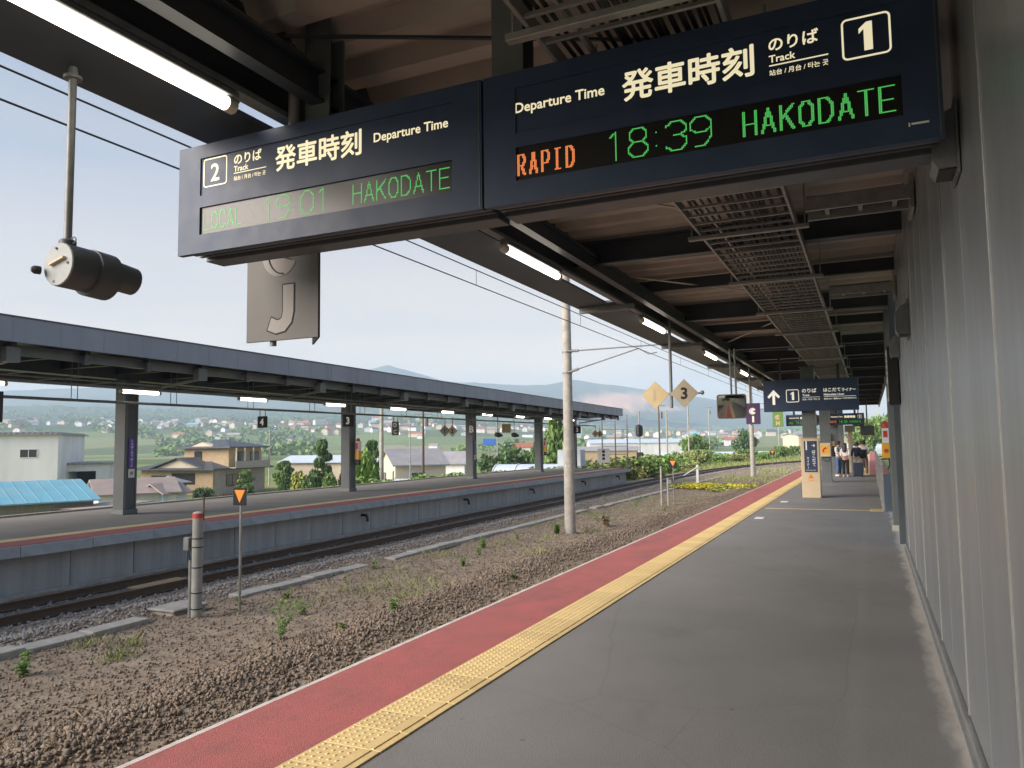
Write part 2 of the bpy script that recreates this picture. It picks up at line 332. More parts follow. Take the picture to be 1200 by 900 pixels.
# ------------------------------------------------------------------ mesh helpers
class MB:
    def __init__(s): s.v = []; s.f = []; s.mi = []; s.cur = 0
    def add(s, vs, fs):
        o = len(s.v); s.v += [tuple(p) for p in vs]
        for f in fs: s.f.append(tuple(i + o for i in f)); s.mi.append(s.cur)
        return s
    def box(s, x0, x1, y0, y1, z0, z1):
        return s.add([(x0, y0, z0), (x1, y0, z0), (x1, y1, z0), (x0, y1, z0), (x0, y0, z1), (x1, y0, z1), (x1, y1, z1), (x0, y1, z1)],
                     [(0, 3, 2, 1), (4, 5, 6, 7), (0, 1, 5, 4), (1, 2, 6, 5), (2, 3, 7, 6), (3, 0, 4, 7)])
    def bbox(s, x0, x1, y0, y1, z0, z1, b=0.01):
        "box with all edges chamfered"
        c = [((x0, x1), (y0, y1), (z0, z1))]
        vs = []; idx = {}
        for i in (0, 1):
            for j in (0, 1):
                for k in (0, 1):
                    X, Y, Z = (x0, x1)[i], (y0, y1)[j], (z0, z1)[k]
                    sx, sy, sz = (b, -b)[i], (b, -b)[j], (b, -b)[k]
                    for a, p in enumerate(((X, Y + sy, Z + sz), (X + sx, Y, Z + sz), (X + sx, Y + sy, Z))):
                        idx[(i, j, k, a)] = len(vs); vs.append(p)
        g = lambda i, j, k, a: idx[(i, j, k, a)]
        fs = []
        for i in (0, 1):
            q = [g(i, 0, 0, 0), g(i, 1, 0, 0), g(i, 1, 1, 0), g(i, 0, 1, 0)]; fs.append(q if i else q[::-1])
            q = [g(0, i, 0, 1), g(1, i, 0, 1), g(1, i, 1, 1), g(0, i, 1, 1)]; fs.append(q[::-1] if i else q)
            q = [g(0, 0, i, 2), g(1, 0, i, 2), g(1, 1, i, 2), g(0, 1, i, 2)]; fs.append(q if i else q[::-1])
        for a in (0, 1):
            for b_ in (0, 1):
                q = [g(a, b_, 0, 0), g(a, b_, 1, 0), g(a, b_, 1, 1), g(a, b_, 0, 1)]; fs.append(q)
                q = [g(a, 0, b_, 0), g(a, 1, b_, 0), g(a, 1, b_, 2), g(a, 0, b_, 2)]; fs.append(q)
                q = [g(0, a, b_, 1), g(1, a, b_, 1), g(1, a, b_, 2), g(0, a, b_, 2)]; fs.append(q)
        for i in (0, 1):
            for j in (0, 1):
                for k in (0, 1): fs.append((g(i, j, k, 0), g(i, j, k, 1), g(i, j, k, 2)))
        s.fix = True
        return s.add(vs, fs)
    def cyl(s, p0, p1, r0, r1=None, n=10, caps=True):
        r1 = r0 if r1 is None else r1
        p0, p1 = Vector(p0), Vector(p1); d = (p1 - p0).normalized()
        a = d.orthogonal().normalized(); b = d.cross(a)
        vs = []
        for p, r in ((p0, r0), (p1, r1)):
            for i in range(n):
                t = 2 * math.pi * i / n; vs.append(p + a * (math.cos(t) * r) + b * (math.sin(t) * r))
        fs = [(i, (i + 1) % n, n + (i + 1) % n, n + i) for i in range(n)]
        if caps: fs += [tuple(range(n))[::-1], tuple(range(n, 2 * n))]
        return s.add(vs, fs)
    def tube(s, pts, r, n=6):
        for a, b in zip(pts[:-1], pts[1:]): s.cyl(a, b, r, r, n)
        return s
    def bar(s, p0, p1, w, h, up=(0, 0, 1)):
        p0, p1 = Vector(p0), Vector(p1); d = (p1 - p0).normalized(); u = Vector(up)
        sd_ = d.cross(u).normalized(); u = sd_.cross(d).normalized()
        vs = []
        for p in (p0, p1):
            for a, b in ((-1, -1), (1, -1), (1, 1), (-1, 1)): vs.append(p + sd_ * (a * w / 2) + u * (b * h / 2))
        return s.add(vs, [(0, 1, 2, 3), (7, 6, 5, 4), (0, 4, 5, 1), (1, 5, 6, 2), (2, 6, 7, 3), (3, 7, 4, 0)])
    def prism(s, poly, axis, a0, a1):
        "extrude a 2-D polygon along an axis ('x': poly in y,z  'y': poly in x,z  'z': poly in x,y)"
        n = len(poly)
        def P(p, a): return {'x': (a, p[0], p[1]), 'y': (p[0], a, p[1]), 'z': (p[0], p[1], a)}[axis]
        vs = [P(p, a0) for p in poly] + [P(p, a1) for p in poly]
        fs = [(i, (i + 1) % n, n + (i + 1) % n, n + i) for i in range(n)] + [tuple(range(n))[::-1], tuple(range(n, 2 * n))]
        s.fix = True
        return s.add(vs, fs)
    def lathe(s, prof, c=(0, 0, 0), d=(0, 0, 1), n=12):
        c = Vector(c); d = Vector(d).normalized(); a = d.orthogonal().normalized(); b = d.cross(a)
        vs = []
        for r, h in prof:
            for i in range(n):
                t = 2 * math.pi * i / n; vs.append(c + d * h + a * (math.cos(t) * r) + b * (math.sin(t) * r))
        fs = []
        for k in range(len(prof) - 1):
            for i in range(n): fs.append((k * n + i, k * n + (i + 1) % n, (k + 1) * n + (i + 1) % n, (k + 1) * n + i))
        fs += [tuple(range(n))[::-1], tuple(range((len(prof) - 1) * n, len(prof) * n))]
        s.fix = True
        return s.add(vs, fs)
    def quad(s, *p): return s.add(p, [tuple(range(len(p)))])
    def mesh(s, name, mats, smooth=False):
        me = bpy.data.meshes.new(name)
        me.from_pydata(s.v, [], s.f)
        for m in (mats if isinstance(mats, (list, tuple)) else [mats]): me.materials.append(M[m])
        if any(s.mi): me.polygons.foreach_set('material_index', s.mi)
        bm = bmesh.new(); bm.from_mesh(me); bmesh.ops.recalc_face_normals(bm, faces=bm.faces); bm.to_mesh(me); bm.free()
        if smooth:
            me.polygons.foreach_set('use_smooth', [True] * len(me.polygons))
            try: me.set_sharp_from_angle(angle=R(40))
            except Exception: pass
        me.update()
        return me
    def build(s, name, mats, parent=None, smooth=False, loc=None):
        return obj(name, s.mesh(name, mats, smooth), parent, loc)
def obj(name, me, parent=None, loc=None):
    "link a mesh; a parented mesh is given in the parent's own coordinates"
    o = bpy.data.objects.new(name, me); COL.objects.link(o)
    if loc is not None: o.location = loc
    if parent is not None: o.parent = parent
    return o
def tag(o, label, cat, group=None):
    o['label'] = label; o['category'] = cat
    if group: o['group'] = group
    return o
def thing(name, label, cat, loc=(0, 0, 0), rz=0.0, group=None):
    o = bpy.data.objects.new(name, None); COL.objects.link(o)
    o.empty_display_size = 0.2
    o.location = loc; o.rotation_euler = (0, 0, rz)
    return tag(o, label, cat, group)
def struct(o): o['kind'] = 'structure'; return o
def stuff(o): o['kind'] = 'stuff'; return o
def copy_tree(root, loc, rz=None, label=None, scale=None):
    r = root.copy(); COL.objects.link(r); r.location = loc
    if rz is not None: r.rotation_euler = (0, 0, rz)
    if scale is not None: r.scale = (scale,) * 3 if isinstance(scale, (int, float)) else scale
    if label: r['label'] = label
    for ch in list(root.children):
        k = ch.copy(); COL.objects.link(k); k.parent = r
        for g in ch.children:
            d = g.copy(); COL.objects.link(d); d.parent = k
    return r
def bear(lat, dist):
    "point of the country at a distance along the photographer's heading, lat = sideways offset per metre of distance"
    return Vector((-math.sin(YAW) * dist + math.cos(YAW) * lat * dist, math.cos(YAW) * dist + math.sin(YAW) * lat * dist, 0))
# lettering: flat faces, front towards -Y (rz turns it)
_tcache = {}
def text_mesh(body, bold=0.0):
    k = (body, bold)
    if k not in _tcache:
        c = bpy.data.curves.new('t', 'FONT'); c.body = body; c.resolution_u = 3
        o = bpy.data.objects.new('t', c); COL.objects.link(o)
        dg = bpy.context.evaluated_depsgraph_get()
        me = bpy.data.meshes.new_from_object(o.evaluated_get(dg))
        bpy.data.objects.remove(o); bpy.data.curves.remove(c)
        co = np.empty(len(me.vertices) * 3); me.vertices.foreach_get('co', co); co = co.reshape(-1, 3)
        fs = [tuple(p.vertices) for p in me.polygons]; n = len(co)
        bpy.data.meshes.remove(me)
        if bold:                                       # heavier strokes: the outline laid over itself, each layer a hair behind the last
            sh = [(0, 0), (1, 0), (-1, 0), (0, 1), (0, -1), (.7, .7), (-.7, .7), (.7, -.7), (-.7, -.7)]
            co = np.concatenate([co + np.array([a * bold, b * bold, -i]) for i, (a, b) in enumerate(sh)])
            fs = [tuple(v + n * i for v in f) for i in range(len(sh)) for f in fs]
        _tcache[k] = (co, fs)
    return _tcache[k]
def lettering(parent, body, x0, x1, zc, y, material, bold=0.0, h=None, rz=0.0, loc=None, name='lettering', vertical=False):
    if vertical:
        cs, fs, zz, o_ = [], [], 0.0, 0
        for ch in body:
            if ch == ' ': zz -= .5; continue
            co, f = text_mesh(ch, bold); co = co.copy()
            if ch == 'ー': co = np.stack([co[:, 1], -co[:, 0], co[:, 2]], 1)
            mn, mxx = co.min(0), co.max(0); co[:, 0] -= (mn[0] + mxx[0]) / 2; co[:, 1] += zz - (mn[1] + mxx[1]) / 2
            cs.append(co); fs += [tuple(i + o_ for i in q) for q in f]; o_ += len(co); zz -= 1.05
        co = np.concatenate(cs); f = fs
    else:
        co, f = text_mesh(body, bold)
    mn, mxx = co.min(0), co.max(0)
    sxx = (x1 - x0) / max(1e-6, mxx[0] - mn[0])
    szz = sxx if h is None else h / (mxx[1] - mn[1])
    if h is not None and len(body) == 1: sxx = szz
    c = (mn + mxx) / 2
    vs = [((p[0] - c[0]) * sxx + (x0 + x1) / 2, y - p[2] * .00009, (p[1] - c[1]) * szz + zc) for p in co]
    me = bpy.data.meshes.new(name); me.from_pydata(vs, [], f); me.materials.append(M[material]); me.update()
    o = obj(name, me, parent)
    if rz: o.rotation_euler = (0, 0, rz)
    if loc is not None: o.location = loc
    return o
def numeral_one(parent, xc, zc, h, y, material):
    "heavy figure 1: upright with a slanted flag, no foot"
    w = h * .27
    P = [(w * .62, -h / 2), (w * .62, h / 2), (-w * .05, h / 2), (-w * .95, h * .30), (-w * .95, h * .12), (-w * .38, h * .27), (-w * .38, -h / 2)]
    mb = MB(); mb.prism([(xc + a, zc + b) for a, b in P], 'y', y - .001, y); return mb.build('numeral', material, parent)
def rounded_frame(mb, x0, x1, z0, z1, y, t, r, n=5):
    def loop(a0, a1, b0, b1, rr):
        pts = []
        for cx, cz, st in ((a1 - rr, b1 - rr, 0), (a0 + rr, b1 - rr, 90), (a0 + rr, b0 + rr, 180), (a1 - rr, b0 + rr, 270)):
            for i in range(n + 1):
                t_ = R(st + 90 * i / n); pts.append((cx + math.cos(t_) * rr, y, cz + math.sin(t_) * rr))
        return pts
    o, i = loop(x0, x1, z0, z1, r), loop(x0 + t, x1 - t, z0 + t, z1 - t, max(r - t, .002))
    k = len(o)
    mb.add(o + i, [(a, (a + 1) % k, k + (a + 1) % k, k + a) for a in range(k)])
def leaf_cloud(mb, centers, n, size, flat=1.0, rnd=None, aspect=1.6):
    "many small leaf faces filling the given clumps [(centre, (rx,ry,rz))]"
    rnd = rnd or rng
    w = np.array([c[1][0] * c[1][1] * c[1][2] for c in centers]) ** .67
    pick = rnd.choice(len(centers), size=n, p=w / w.sum())
    d = rnd.normal(size=(n, 3)); d /= np.linalg.norm(d, axis=1)[:, None]
    rad = rnd.random(n) ** .45
    C = np.array([c[0] for c in centers], float)[pick]; S = np.array([c[1] for c in centers], float)[pick]
    P = C + d * S * rad[:, None]
    a = rnd.normal(size=(n, 3)); a[:, 2] *= flat; a /= np.linalg.norm(a, axis=1)[:, None]
    b = np.cross(a, rnd.normal(size=(n, 3))); b /= np.linalg.norm(b, axis=1)[:, None] + 1e-9
    sz = size * (.6 + .8 * rnd.random(n))[:, None]
    q = np.stack([P - a * sz * aspect / 2, P + b * sz / 2, P + a * sz * aspect / 2, P - b * sz / 2], 1).reshape(-1, 3)
    o = len(mb.v); mb.v += [tuple(p) for p in q.tolist()]
    mb.f += [(o + 4 * i, o + 4 * i + 1, o + 4 * i + 2, o + 4 * i + 3) for i in range(n)]; mb.mi += [mb.cur] * n
def raw(name, V, F, mats, parent=None, mi=None):
    "fast mesh from numpy arrays (all faces the same size)"
    me = bpy.data.meshes.new(name)
    k = F.shape[1]
    me.vertices.add(len(V)); me.vertices.foreach_set('co', np.ascontiguousarray(V, np.float32).ravel())
    me.loops.add(F.size); me.loops.foreach_set('vertex_index', np.ascontiguousarray(F, np.int32).ravel())
    me.polygons.add(len(F)); me.polygons.foreach_set('loop_start', np.arange(0, F.size, k, dtype=np.int32))
    for m in (mats if isinstance(mats, (list, tuple)) else [mats]): me.materials.append(M[m])
    if mi is not None: me.polygons.foreach_set('material_index', np.ascontiguousarray(mi, np.int32))
    me.update(calc_edges=True); me.validate()
    return obj(name, me, parent)
def vnoise(x, y, seed=0):
    "smooth value noise, numpy"
    xi, yi = np.floor(x).astype(np.int64), np.floor(y).astype(np.int64)
    xf, yf = x - xi, y - yi
    u, v = xf * xf * (3 - 2 * xf), yf * yf * (3 - 2 * yf)
    def h(a, b):
        n = (a * 374761393 + b * 668265263 + seed * 1442695041) & 0x7fffffff
        n = ((n ^ (n >> 13)) * 1274126177) & 0x7fffffff
        return ((n ^ (n >> 16)) & 0xffff) / 65535.0
    return (h(xi, yi) * (1 - u) + h(xi + 1, yi) * u) * (1 - v) + (h(xi, yi + 1) * (1 - u) + h(xi + 1, yi + 1) * u) * v
def fbm(x, y, seed=0, o=5):
    s, a, t = 0, .5, 0
    for i in range(o): s = s + a * vnoise(x * 2 ** i, y * 2 ** i, seed + i); t += a; a *= .5
    return s / t

# ================================================================== THE SETTING
def rise(th):                                     # the hillside is higher to the left of the heading
    u = np.tan(th)
    return np.interp(u, [-2.0, -0.1, 0.15, 0.5], [1.0, 1.0, 0.42, 0.30])
def land(x, y):
    x, y = np.asarray(x, float), np.asarray(y, float)
    D = np.hypot(x, y)
    th = np.arctan2(x, y) + YAW
    th = (th + np.pi) % (2 * np.pi) - np.pi
    far = np.interp(D, [0, 900, 1300, 1800, 2600, 3200, 4200, 6500, 12000], [0, 0, 28, 60, 102, 155, 190, 190, 190])
    k = rise(np.clip(th, -1.2, 1.2))
    n = fbm(x / 900., y / 900., 3) - .5
    n2 = fbm(x / 260., y / 260., 9) - .5
    hill = far * k * (1 + .55 * n * np.clip((D - 1500) / 2000, 0, 1)) + n2 * 26 * np.clip((D - 1400) / 1500, 0, 1) * k
    plain = np.interp(x + np.clip(y - 55, 0, 200) * .12, [-36, -26], [-4.6, -1.25])
    plain = np.where(D > 150, np.minimum(plain, np.interp(D, [150, 420], [-1.25, -4.6])), plain)
    return plain + hill
def build_ground():
    ang = np.concatenate([np.arange(-62, 50, .3), np.arange(50, 298, 4.0)])
    dst = np.concatenate([[0.5, 8, 14, 18, 21], np.arange(23, 60, 1.0), np.geomspace(60, 7000, 110)])
    A, D = np.meshgrid(np.radians(ang) - YAW, dst, indexing='ij')
    X, Y = np.sin(A) * D, np.cos(A) * D
    Z = land(X, Y)
    V = np.stack([X, Y, Z], -1).reshape(-1, 3)
    na, nd = len(ang), len(dst)
    i, j = np.meshgrid(np.arange(na), np.arange(nd - 1), indexing='ij')
    i2 = (i + 1) % na
    F = np.stack([i * nd + j, i * nd + j + 1, i2 * nd + j + 1, i2 * nd + j], -1).reshape(-1, 4)[:, ::-1]
    o = raw('ground', V, F, 'fields'); struct(o)
    o.data.polygons.foreach_set('use_smooth', [True] * len(o.data.polygons))
build_ground()
def build_mountain():
    us = np.arange(-0.95, 0.95, 0.0045)
    ds = np.linspace(3300, 5700, 46)
    sil_u = (np.array([-300, 0, 200, 400, 430, 455, 490, 520, 600, 640, 673, 720, 780, 840, 900, 1000, 1100, 1500]) - 600) / 902.
    sil_h = np.array([68, 72, 78, 84, 91, 97, 86, 77, 71, 70, 76, 69, 60, 50, 38, 22, 16, 13]) / 902.
    U, D = np.meshgrid(us, ds, indexing='ij')
    ridge = np.interp(U, sil_u, sil_h) * 4400.
    prof = np.interp(D, [3300, 3750, 4400, 5000, 5700], [.30, .62, 1.0, .62, .2])
    n = fbm(U * 14, D / 330., 21) - .5
    spur = np.abs(fbm(U * 34, D / 900., 5) - .5)
    Z = ridge * prof * (1 + n * .55 * (1 - prof)) + (n * 50 - spur * 80) * (1 - prof) + (fbm(U * 60, D / 200., 8) - .5) * 11
    X = -math.sin(YAW) * D + math.cos(YAW) * U * D
    Y = math.cos(YAW) * D + math.sin(YAW) * U * D
    V = np.stack([X, Y, Z - 6], -1).reshape(-1, 3)
    nu, nd = U.shape
    i, j = np.meshgrid(np.arange(nu - 1), np.arange(nd - 1), indexing='ij')
    F = np.stack([i * nd + j, i * nd + j + 1, (i + 1) * nd + j + 1, (i + 1) * nd + j], -1).reshape(-1, 4)[:, ::-1]
    o = raw('mountain', V, F, 'mountain'); struct(o)
    o.data.polygons.foreach_set('use_smooth', [True] * len(o.data.polygons))
    el = Z / D * 902                                                  # bare quarry face cut into the right-hand shoulder
    q = np.clip(1.25 - np.hypot((U - .135) / .052, (el - 49) / 12.) + (fbm(U * 90, D / 300., 2) - .5) * 1.1, 0, 1)
    q = np.maximum(q, np.clip(.9 - np.hypot((U - .185) / .05, (el - 40) / 4.) + (fbm(U * 120, D / 200., 4) - .5), 0, 1))
    q *= (D < 4400)
    at = o.data.attributes.new('quarry', 'FLOAT', 'POINT'); at.data.foreach_set('value', np.clip(q * 1.6, 0, 1).ravel().astype(np.float32))
build_mountain()

# ---- trackbed between the platforms
def track_x(y):
    y = np.asarray(y, float)
    return np.where(y < 60, -13.13 - .012 * (y - 8), -13.754 - .012 * (y - 60) + np.maximum(y - 60, 0) ** 2 * .0032)
def bed_z(x, y):
    z = -0.985 + (fbm(x / .5, y / .5, 31, 4) - .5) * .085 + (fbm(x / 2.5, y / 2.5, 44, 3) - .5) * .10
    heap = np.exp(-((x + 6.75 + .25 * (fbm(y / 3., y * 0, 12, 3) - .5) * 4) / .55) ** 2) * .15 * np.clip((70 - y) / 30, 0, 1)
    z = z + heap
    xt = track_x(y)
    z = np.where(np.abs(x - xt) < 1.25, np.minimum(z, -1.0) * .3 + .7 * -1.0, z)
    z = z + .10 * np.exp(-((x - xt - 1.75) / .35) ** 2)
    return z
def build_bed():
    xs = np.concatenate([np.arange(-16.0, -3.5, .13)])
    ys = np.concatenate([np.arange(-8, 34, .16), np.arange(34, 150, .8)])
    X, Y = np.meshgrid(xs, ys, indexing='ij')
    u = (X + 16.0) / (xs[-1] + 16.0); lo = np.where(Y < 54, -16.0, np.minimum(track_x(Y) - 2.0, 4)); X = lo + (np.maximum(xs[-1], lo + 5) - lo) * u
    Z = bed_z(X, Y)
    V = np.stack([X, Y, Z], -1).reshape(-1, 3)
    nx, ny = X.shape
    i, j = np.meshgrid(np.arange(nx - 1), np.arange(ny - 1), indexing='ij')
    F = np.stack([i * ny + j, i * ny + j + 1, (i + 1) * ny + j + 1, (i + 1) * ny + j], -1).reshape(-1, 4)[:, ::-1]
    o = raw('trackbed', V, F, 'soil'); struct(o)
    o.data.polygons.foreach_set('use_smooth', [True] * len(o.data.polygons))
build_bed()
def stones(name, n, xf, yf, sz, material, lift=.35, seed=1):
    "loose stones resting in the trackbed: faceted, each turned and stretched its own way"
    r = np.random.default_rng(seed)
    base = np.array([(1, 0, 0), (-.9, .2, .1), (.1, 1, .1), (-.1, -1, 0), (0, .1, .8), (.1, 0, -.8), (.6, .6, .4), (-.5, -.6, .45)], float)
    faces = np.array([(0, 2, 6), (6, 2, 4), (0, 6, 4), (2, 1, 4), (1, 7, 4), (7, 3, 4), (3, 0, 4), (1, 3, 7), (0, 5, 2), (2, 5, 1), (1, 5, 3), (3, 5, 0)])
    y = yf(r, n); x = xf(r, n, y)
    s = sz(r, n)
    A = r.normal(size=(n, 3)); A /= np.linalg.norm(A, axis=1)[:, None]
    B = np.cross(A, r.normal(size=(n, 3))); B /= np.linalg.norm(B, axis=1)[:, None]
    C = np.cross(A, B)
    st = np.stack([s, s * (.55 + .35 * r.random(n)), s * (.45 + .35 * r.random(n))], 1)
    bj = base[None] * (1 + .22 * r.normal(size=(n, 8, 1)))
    V = bj[:, :, 0:1] * (A * st[:, :1])[:, None] + bj[:, :, 1:2] * (B * st[:, 1:2])[:, None] + bj[:, :, 2:3] * (C * st[:, 2:3])[:, None]
    z = bed_z(x, y) + s * lift * .6
    V += np.stack([x, y, z], 1)[:, None]
    F = (faces[None] + (np.arange(n) * 8)[:, None, None]).reshape(-1, 3)
    o = raw(name, V.reshape(-1, 3), F, material); stuff(o)
    return o
ydens = lambda a, b: (lambda r, n: a + (b - a) * r.random(n) ** 2.0)
tag(stones('gravel_heap', 44000, lambda r, n, y: -6.75 + r.normal(size=n) * .48, ydens(1.5, 62), lambda r, n: .010 + .036 * r.random(n) ** 2.4, 'stone_brown', .7, 1),
    'heaped brown ballast stones along the foot of the near platform', 'gravel')
tag(stones('gravel_scatter', 70000, lambda r, n, y: -12.0 + 6.4 * r.random(n), ydens(1.5, 58), lambda r, n: .011 + .026 * r.random(n) ** 2.5, 'stone_brown', .4, 2),
    'fine brown gravel strewn over the soil between platform and track', 'gravel')
tag(stones('track_ballast', 22000, lambda r, n, y: track_x(y) + np.where(r.random(n) < .62, 1.55 + r.normal(size=n) * .33, -1.3 + 2.4 * r.random(n)), ydens(4, 95), lambda r, n: .022 + .028 * r.random(n), 'stone_grey', .6, 3),
    'grey crushed-stone ballast along and between the rails', 'ballast')

# ---- near platform
def build_near_platform():
    mb = MB()
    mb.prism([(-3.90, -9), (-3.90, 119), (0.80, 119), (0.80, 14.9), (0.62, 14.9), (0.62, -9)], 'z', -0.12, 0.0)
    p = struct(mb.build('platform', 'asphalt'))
    MB().box(-3.86, .6, -9, 119, -1.2, -0.12).build('retaining_wall', 'concrete', p)
    MB().box(-3.90, -3.102, -9, 119, 0.0005, .005).build('red_edge_strip', 'red_surface', p)
    for k in range(43):                                              # nosing stones at the platform lip
        y0 = -9 + k * 3.0
        MB().box(-3.945, -3.901, y0, y0 + 2.988, -.14, .006).build('nosing', 'white_line', p)
    mb = MB(); mb.box(-.48, -.07, 42.5, 119, .0005, .009); mb.build('tactile_strip', 'tactile', p)
    MB().box(-.068, .798, 42.5, 119, .0005, .005).build('red_edge_strip', 'red_surface', p)
    # one tactile block: 5 x 5 raised dots and the inner guide ridge
    mb = MB(); L, W = .297, .418
    mb.bbox(0, W, 0, L, .0005, .010, .0025)
    def frus(cx, cy, r0, r1, z0, z1, n=6):
        vs = [(cx + math.cos(2 * math.pi * i / n) * r, cy + math.sin(2 * math.pi * i / n) * r, z) for r, z in ((r0, z0), (r1, z1)) for i in range(n)]
        mb.add(vs, [(i, (i + 1) % n, n + (i + 1) % n, n + i) for i in range(n)] + [tuple(range(n, 2 * n))])
    for i in range(5):
        for j in range(5): frus(.035 + i * .057, .032 + j * .058, .0135, .0085, .0095, .0155)
    mb.add([(.345, .004, .0095), (.345, L - .004, .0095), (.35, .01, .016), (.35, L - .01, .016), (.362, .01, .016), (.362, L - .01, .016), (.367, .004, .0095), (.367, L - .004, .0095)],
           [(0, 2, 3, 1), (2, 4, 5, 3), (4, 6, 7, 5), (0, 6, 4, 2), (1, 3, 5, 7)])
    me = mb.mesh('tactile_block', 'tactile')
    for k in range(155):
        o = obj('tactile_block', me, p, (-3.10 + random.uniform(-.0015, .0015), 1.2 + k * .30, random.uniform(0, .0012)))
        o.rotation_euler = (0, 0, random.uniform(-.003, .003))
    mb = MB(); mb.box(-3.10, -2.682, 47.72, 119, .0005, .011); stuff(mb.build('tactile_strip', 'tactile', p))
    # dashed guide line across the platform with its block, and two white marker plates
    MB().box(-2.60, -.09, 21.52, 21.60, .0005, .006).build('guide_line', 'tactile', p)
    for i in range(4):
        mb = MB(); mb.bbox(-.075 + i * .082, -.075 + i * .082 + .076, 21.3, 21.9, .0005, .014, .003); mb.build('guide_block', 'tactile', p)
    for x, y in ((-2.50, 18.62), (-2.44, 23.75)):
        MB().bbox(x, x + .20, y, y + .40, .0005, .008, .002).build('marker_plate', 'trim_white', p)
build_near_platform()

# ---- far platform (its own axes: x across from its edge, y along it)
FP_LOC, FP_RZ = (-14.6, 9.0, 0.0), R(0.5)
def fp(x, y, z=0):
    c, s = math.cos(FP_RZ), math.sin(FP_RZ)
    return Vector((FP_LOC[0] + c * x - s * y, FP_LOC[1] + s * x + c * y, z))
def build_far_platform():
    p = MB().box(-6.4, -.02, -24, 42.4, -.16, 0).build('platform', 'asphalt_far'); struct(p); p.location = FP_LOC; p.rotation_euler = (0, 0, FP_RZ)
    MB().box(-6.3, -.30, -24, 42.2, -1.3, -.16).build('retaining_wall', 'concrete', p)
    MB().box(-.80, -.02, -24, 42.4, .0005, .006).build('red_edge_strip', 'red_surface', p)
    MB().box(-1.2, -.802, -24, 42.4, .0005, .010).build('tactile_strip', 'tactile', p)
    MB().box(-6.55, -6.402, -24, 42.4, -.4, .05).build('kerb', 'concrete_pale', p)
    me = MB().bbox(-.30, .06, .006, 1.494, -.21, -.004, .006).mesh('coping_stone', 'coping')
    for k in range(44): obj('coping_stone', me, p, (0, -23.6 + 1.5 * k, random.uniform(-.003, .003)))
    me = MB().bbox(-.29, -.20, .007, 1.493, -1.10, -.21, .008).mesh('wall_panel', 'concrete_panel')
    for k in range(44): obj('wall_panel', me, p, (random.uniform(-.004, .004), -23.9 + 1.5 * k, 0))
    MB().box(-.18, .02, -24, 42.4, -1.2, -.93).build('base_kerb', 'concrete_pale', p)
    me = MB().tube([(-.25, 0, -.42), (-.02, 0, -.42), (.03, 0, -.50), (.03, 0, -.62)], .045, 8).mesh('drain_spout', 'black')
    for y in (11.6, 18.6, 25.4, 33.0, 39.8): obj('drain_spout', me, p, (0, y, 0))
build_far_platform()

# ---- the railway track
def build_track():
    t = thing('railway_track', 'brown railway track curving away beside the far platform', 'railway track', (-13.2, 8, -1.0))
    ys = np.concatenate([np.arange(-8, 60, 2.0), np.arange(60, 190, 1.5)])
    prof = [(-.064, 0), (.064, 0), (.064, .012), (.012, .03), (.010, .10), (.034, .115), (.034, .146), (-.034, .146), (-.034, .115), (-.010, .10), (-.012, .03), (-.064, .012)]
    for side in (-1, 1):
        mb = MB(); n = len(prof)
        for y in ys:
            xc = float(track_x(y)); dx = float(track_x(y + .5) - track_x(y - .5)); nl = math.hypot(1, dx)
            for a, b in prof:
                off = side * .5535 + a
                mb.v.append((xc + off / nl + 13.2, y - off * dx / nl - 8, b + .025))
        for k in range(len(ys) - 1):
            for i in range(n):
                mb.f.append((k * n + i, k * n + (i + 1) % n, (k + 1) * n + (i + 1) % n, (k + 1) * n + i)); mb.mi.append(1 if i == 6 else 0)
        mb.build('rail', ['rail_steel', 'rail_top'], t)
    me = MB().bbox(-1.0, 1.0, -.11, .11, -.12, .022, .012).mesh('sleeper', 'sleeper')
    cm = MB().bbox(-.02, .02, -.05, .05, .022, .06, .004).mesh('rail_clip', 'rail_steel')
    y = 0.0
    k = 0
    while y < 96:
        o = obj('sleeper', me, t, (float(track_x(y)) + 13.2, y - 8, random.uniform(-.01, .004)))
        o.rotation_euler = (0, 0, random.uniform(-.01, .01) - float(track_x(y + .5) - track_x(y - .5)))
        if y < 24:
            for q in (-.64, -.465, .465, .64): obj('rail_clip', cm, o, (q, 0, 0))
        y += .64; k += 1
build_track()
tag(MB().bbox(-.16, .16, -.62, .62, 0, .035, .006).build('loose_board', 'wood_new', None, False, (-13.12, 11.3, -.93)), 'pale new wooden board lying between the rails', 'board').rotation_euler = (0, .02, .04)
def build_trough():
    t = thing('cable_trough', 'concrete cable trough with worn lids running along the trackside soil', 'cable trough', (-10.85, 0, -.95))
    me = MB().bbox(-.17, .17, .004, .996, -.08, .035, .01).mesh('lid', 'concrete_pale')
    for k in range(64):
        y = -4 + k
        if 9.0 < y + .5 < 10.6 or (13 < y < 15.5 and k % 2) or 29 < y < 31: continue
        o = obj('lid', me, t, (.006 * y + random.uniform(-.012, .012), y, random.uniform(-.025, .012))); o.rotation_euler = (random.uniform(-.01, .01), random.uniform(-.03, .03), random.uniform(-.012, .012))
    b = thing('cable_pit', 'square concrete cable pit with a flat lid beside the banded post', 'cable pit', (-10.82, 9.75, -1.0))
    MB().bbox(-.30, .26, -.34, .34, -.1, .08, .02).build('pit_wall', 'concrete_pale', b)
    MB().bbox(-.33, .29, -.37, .37, .082, .125, .012).build('lid', 'concrete_pale', b)
build_trough()

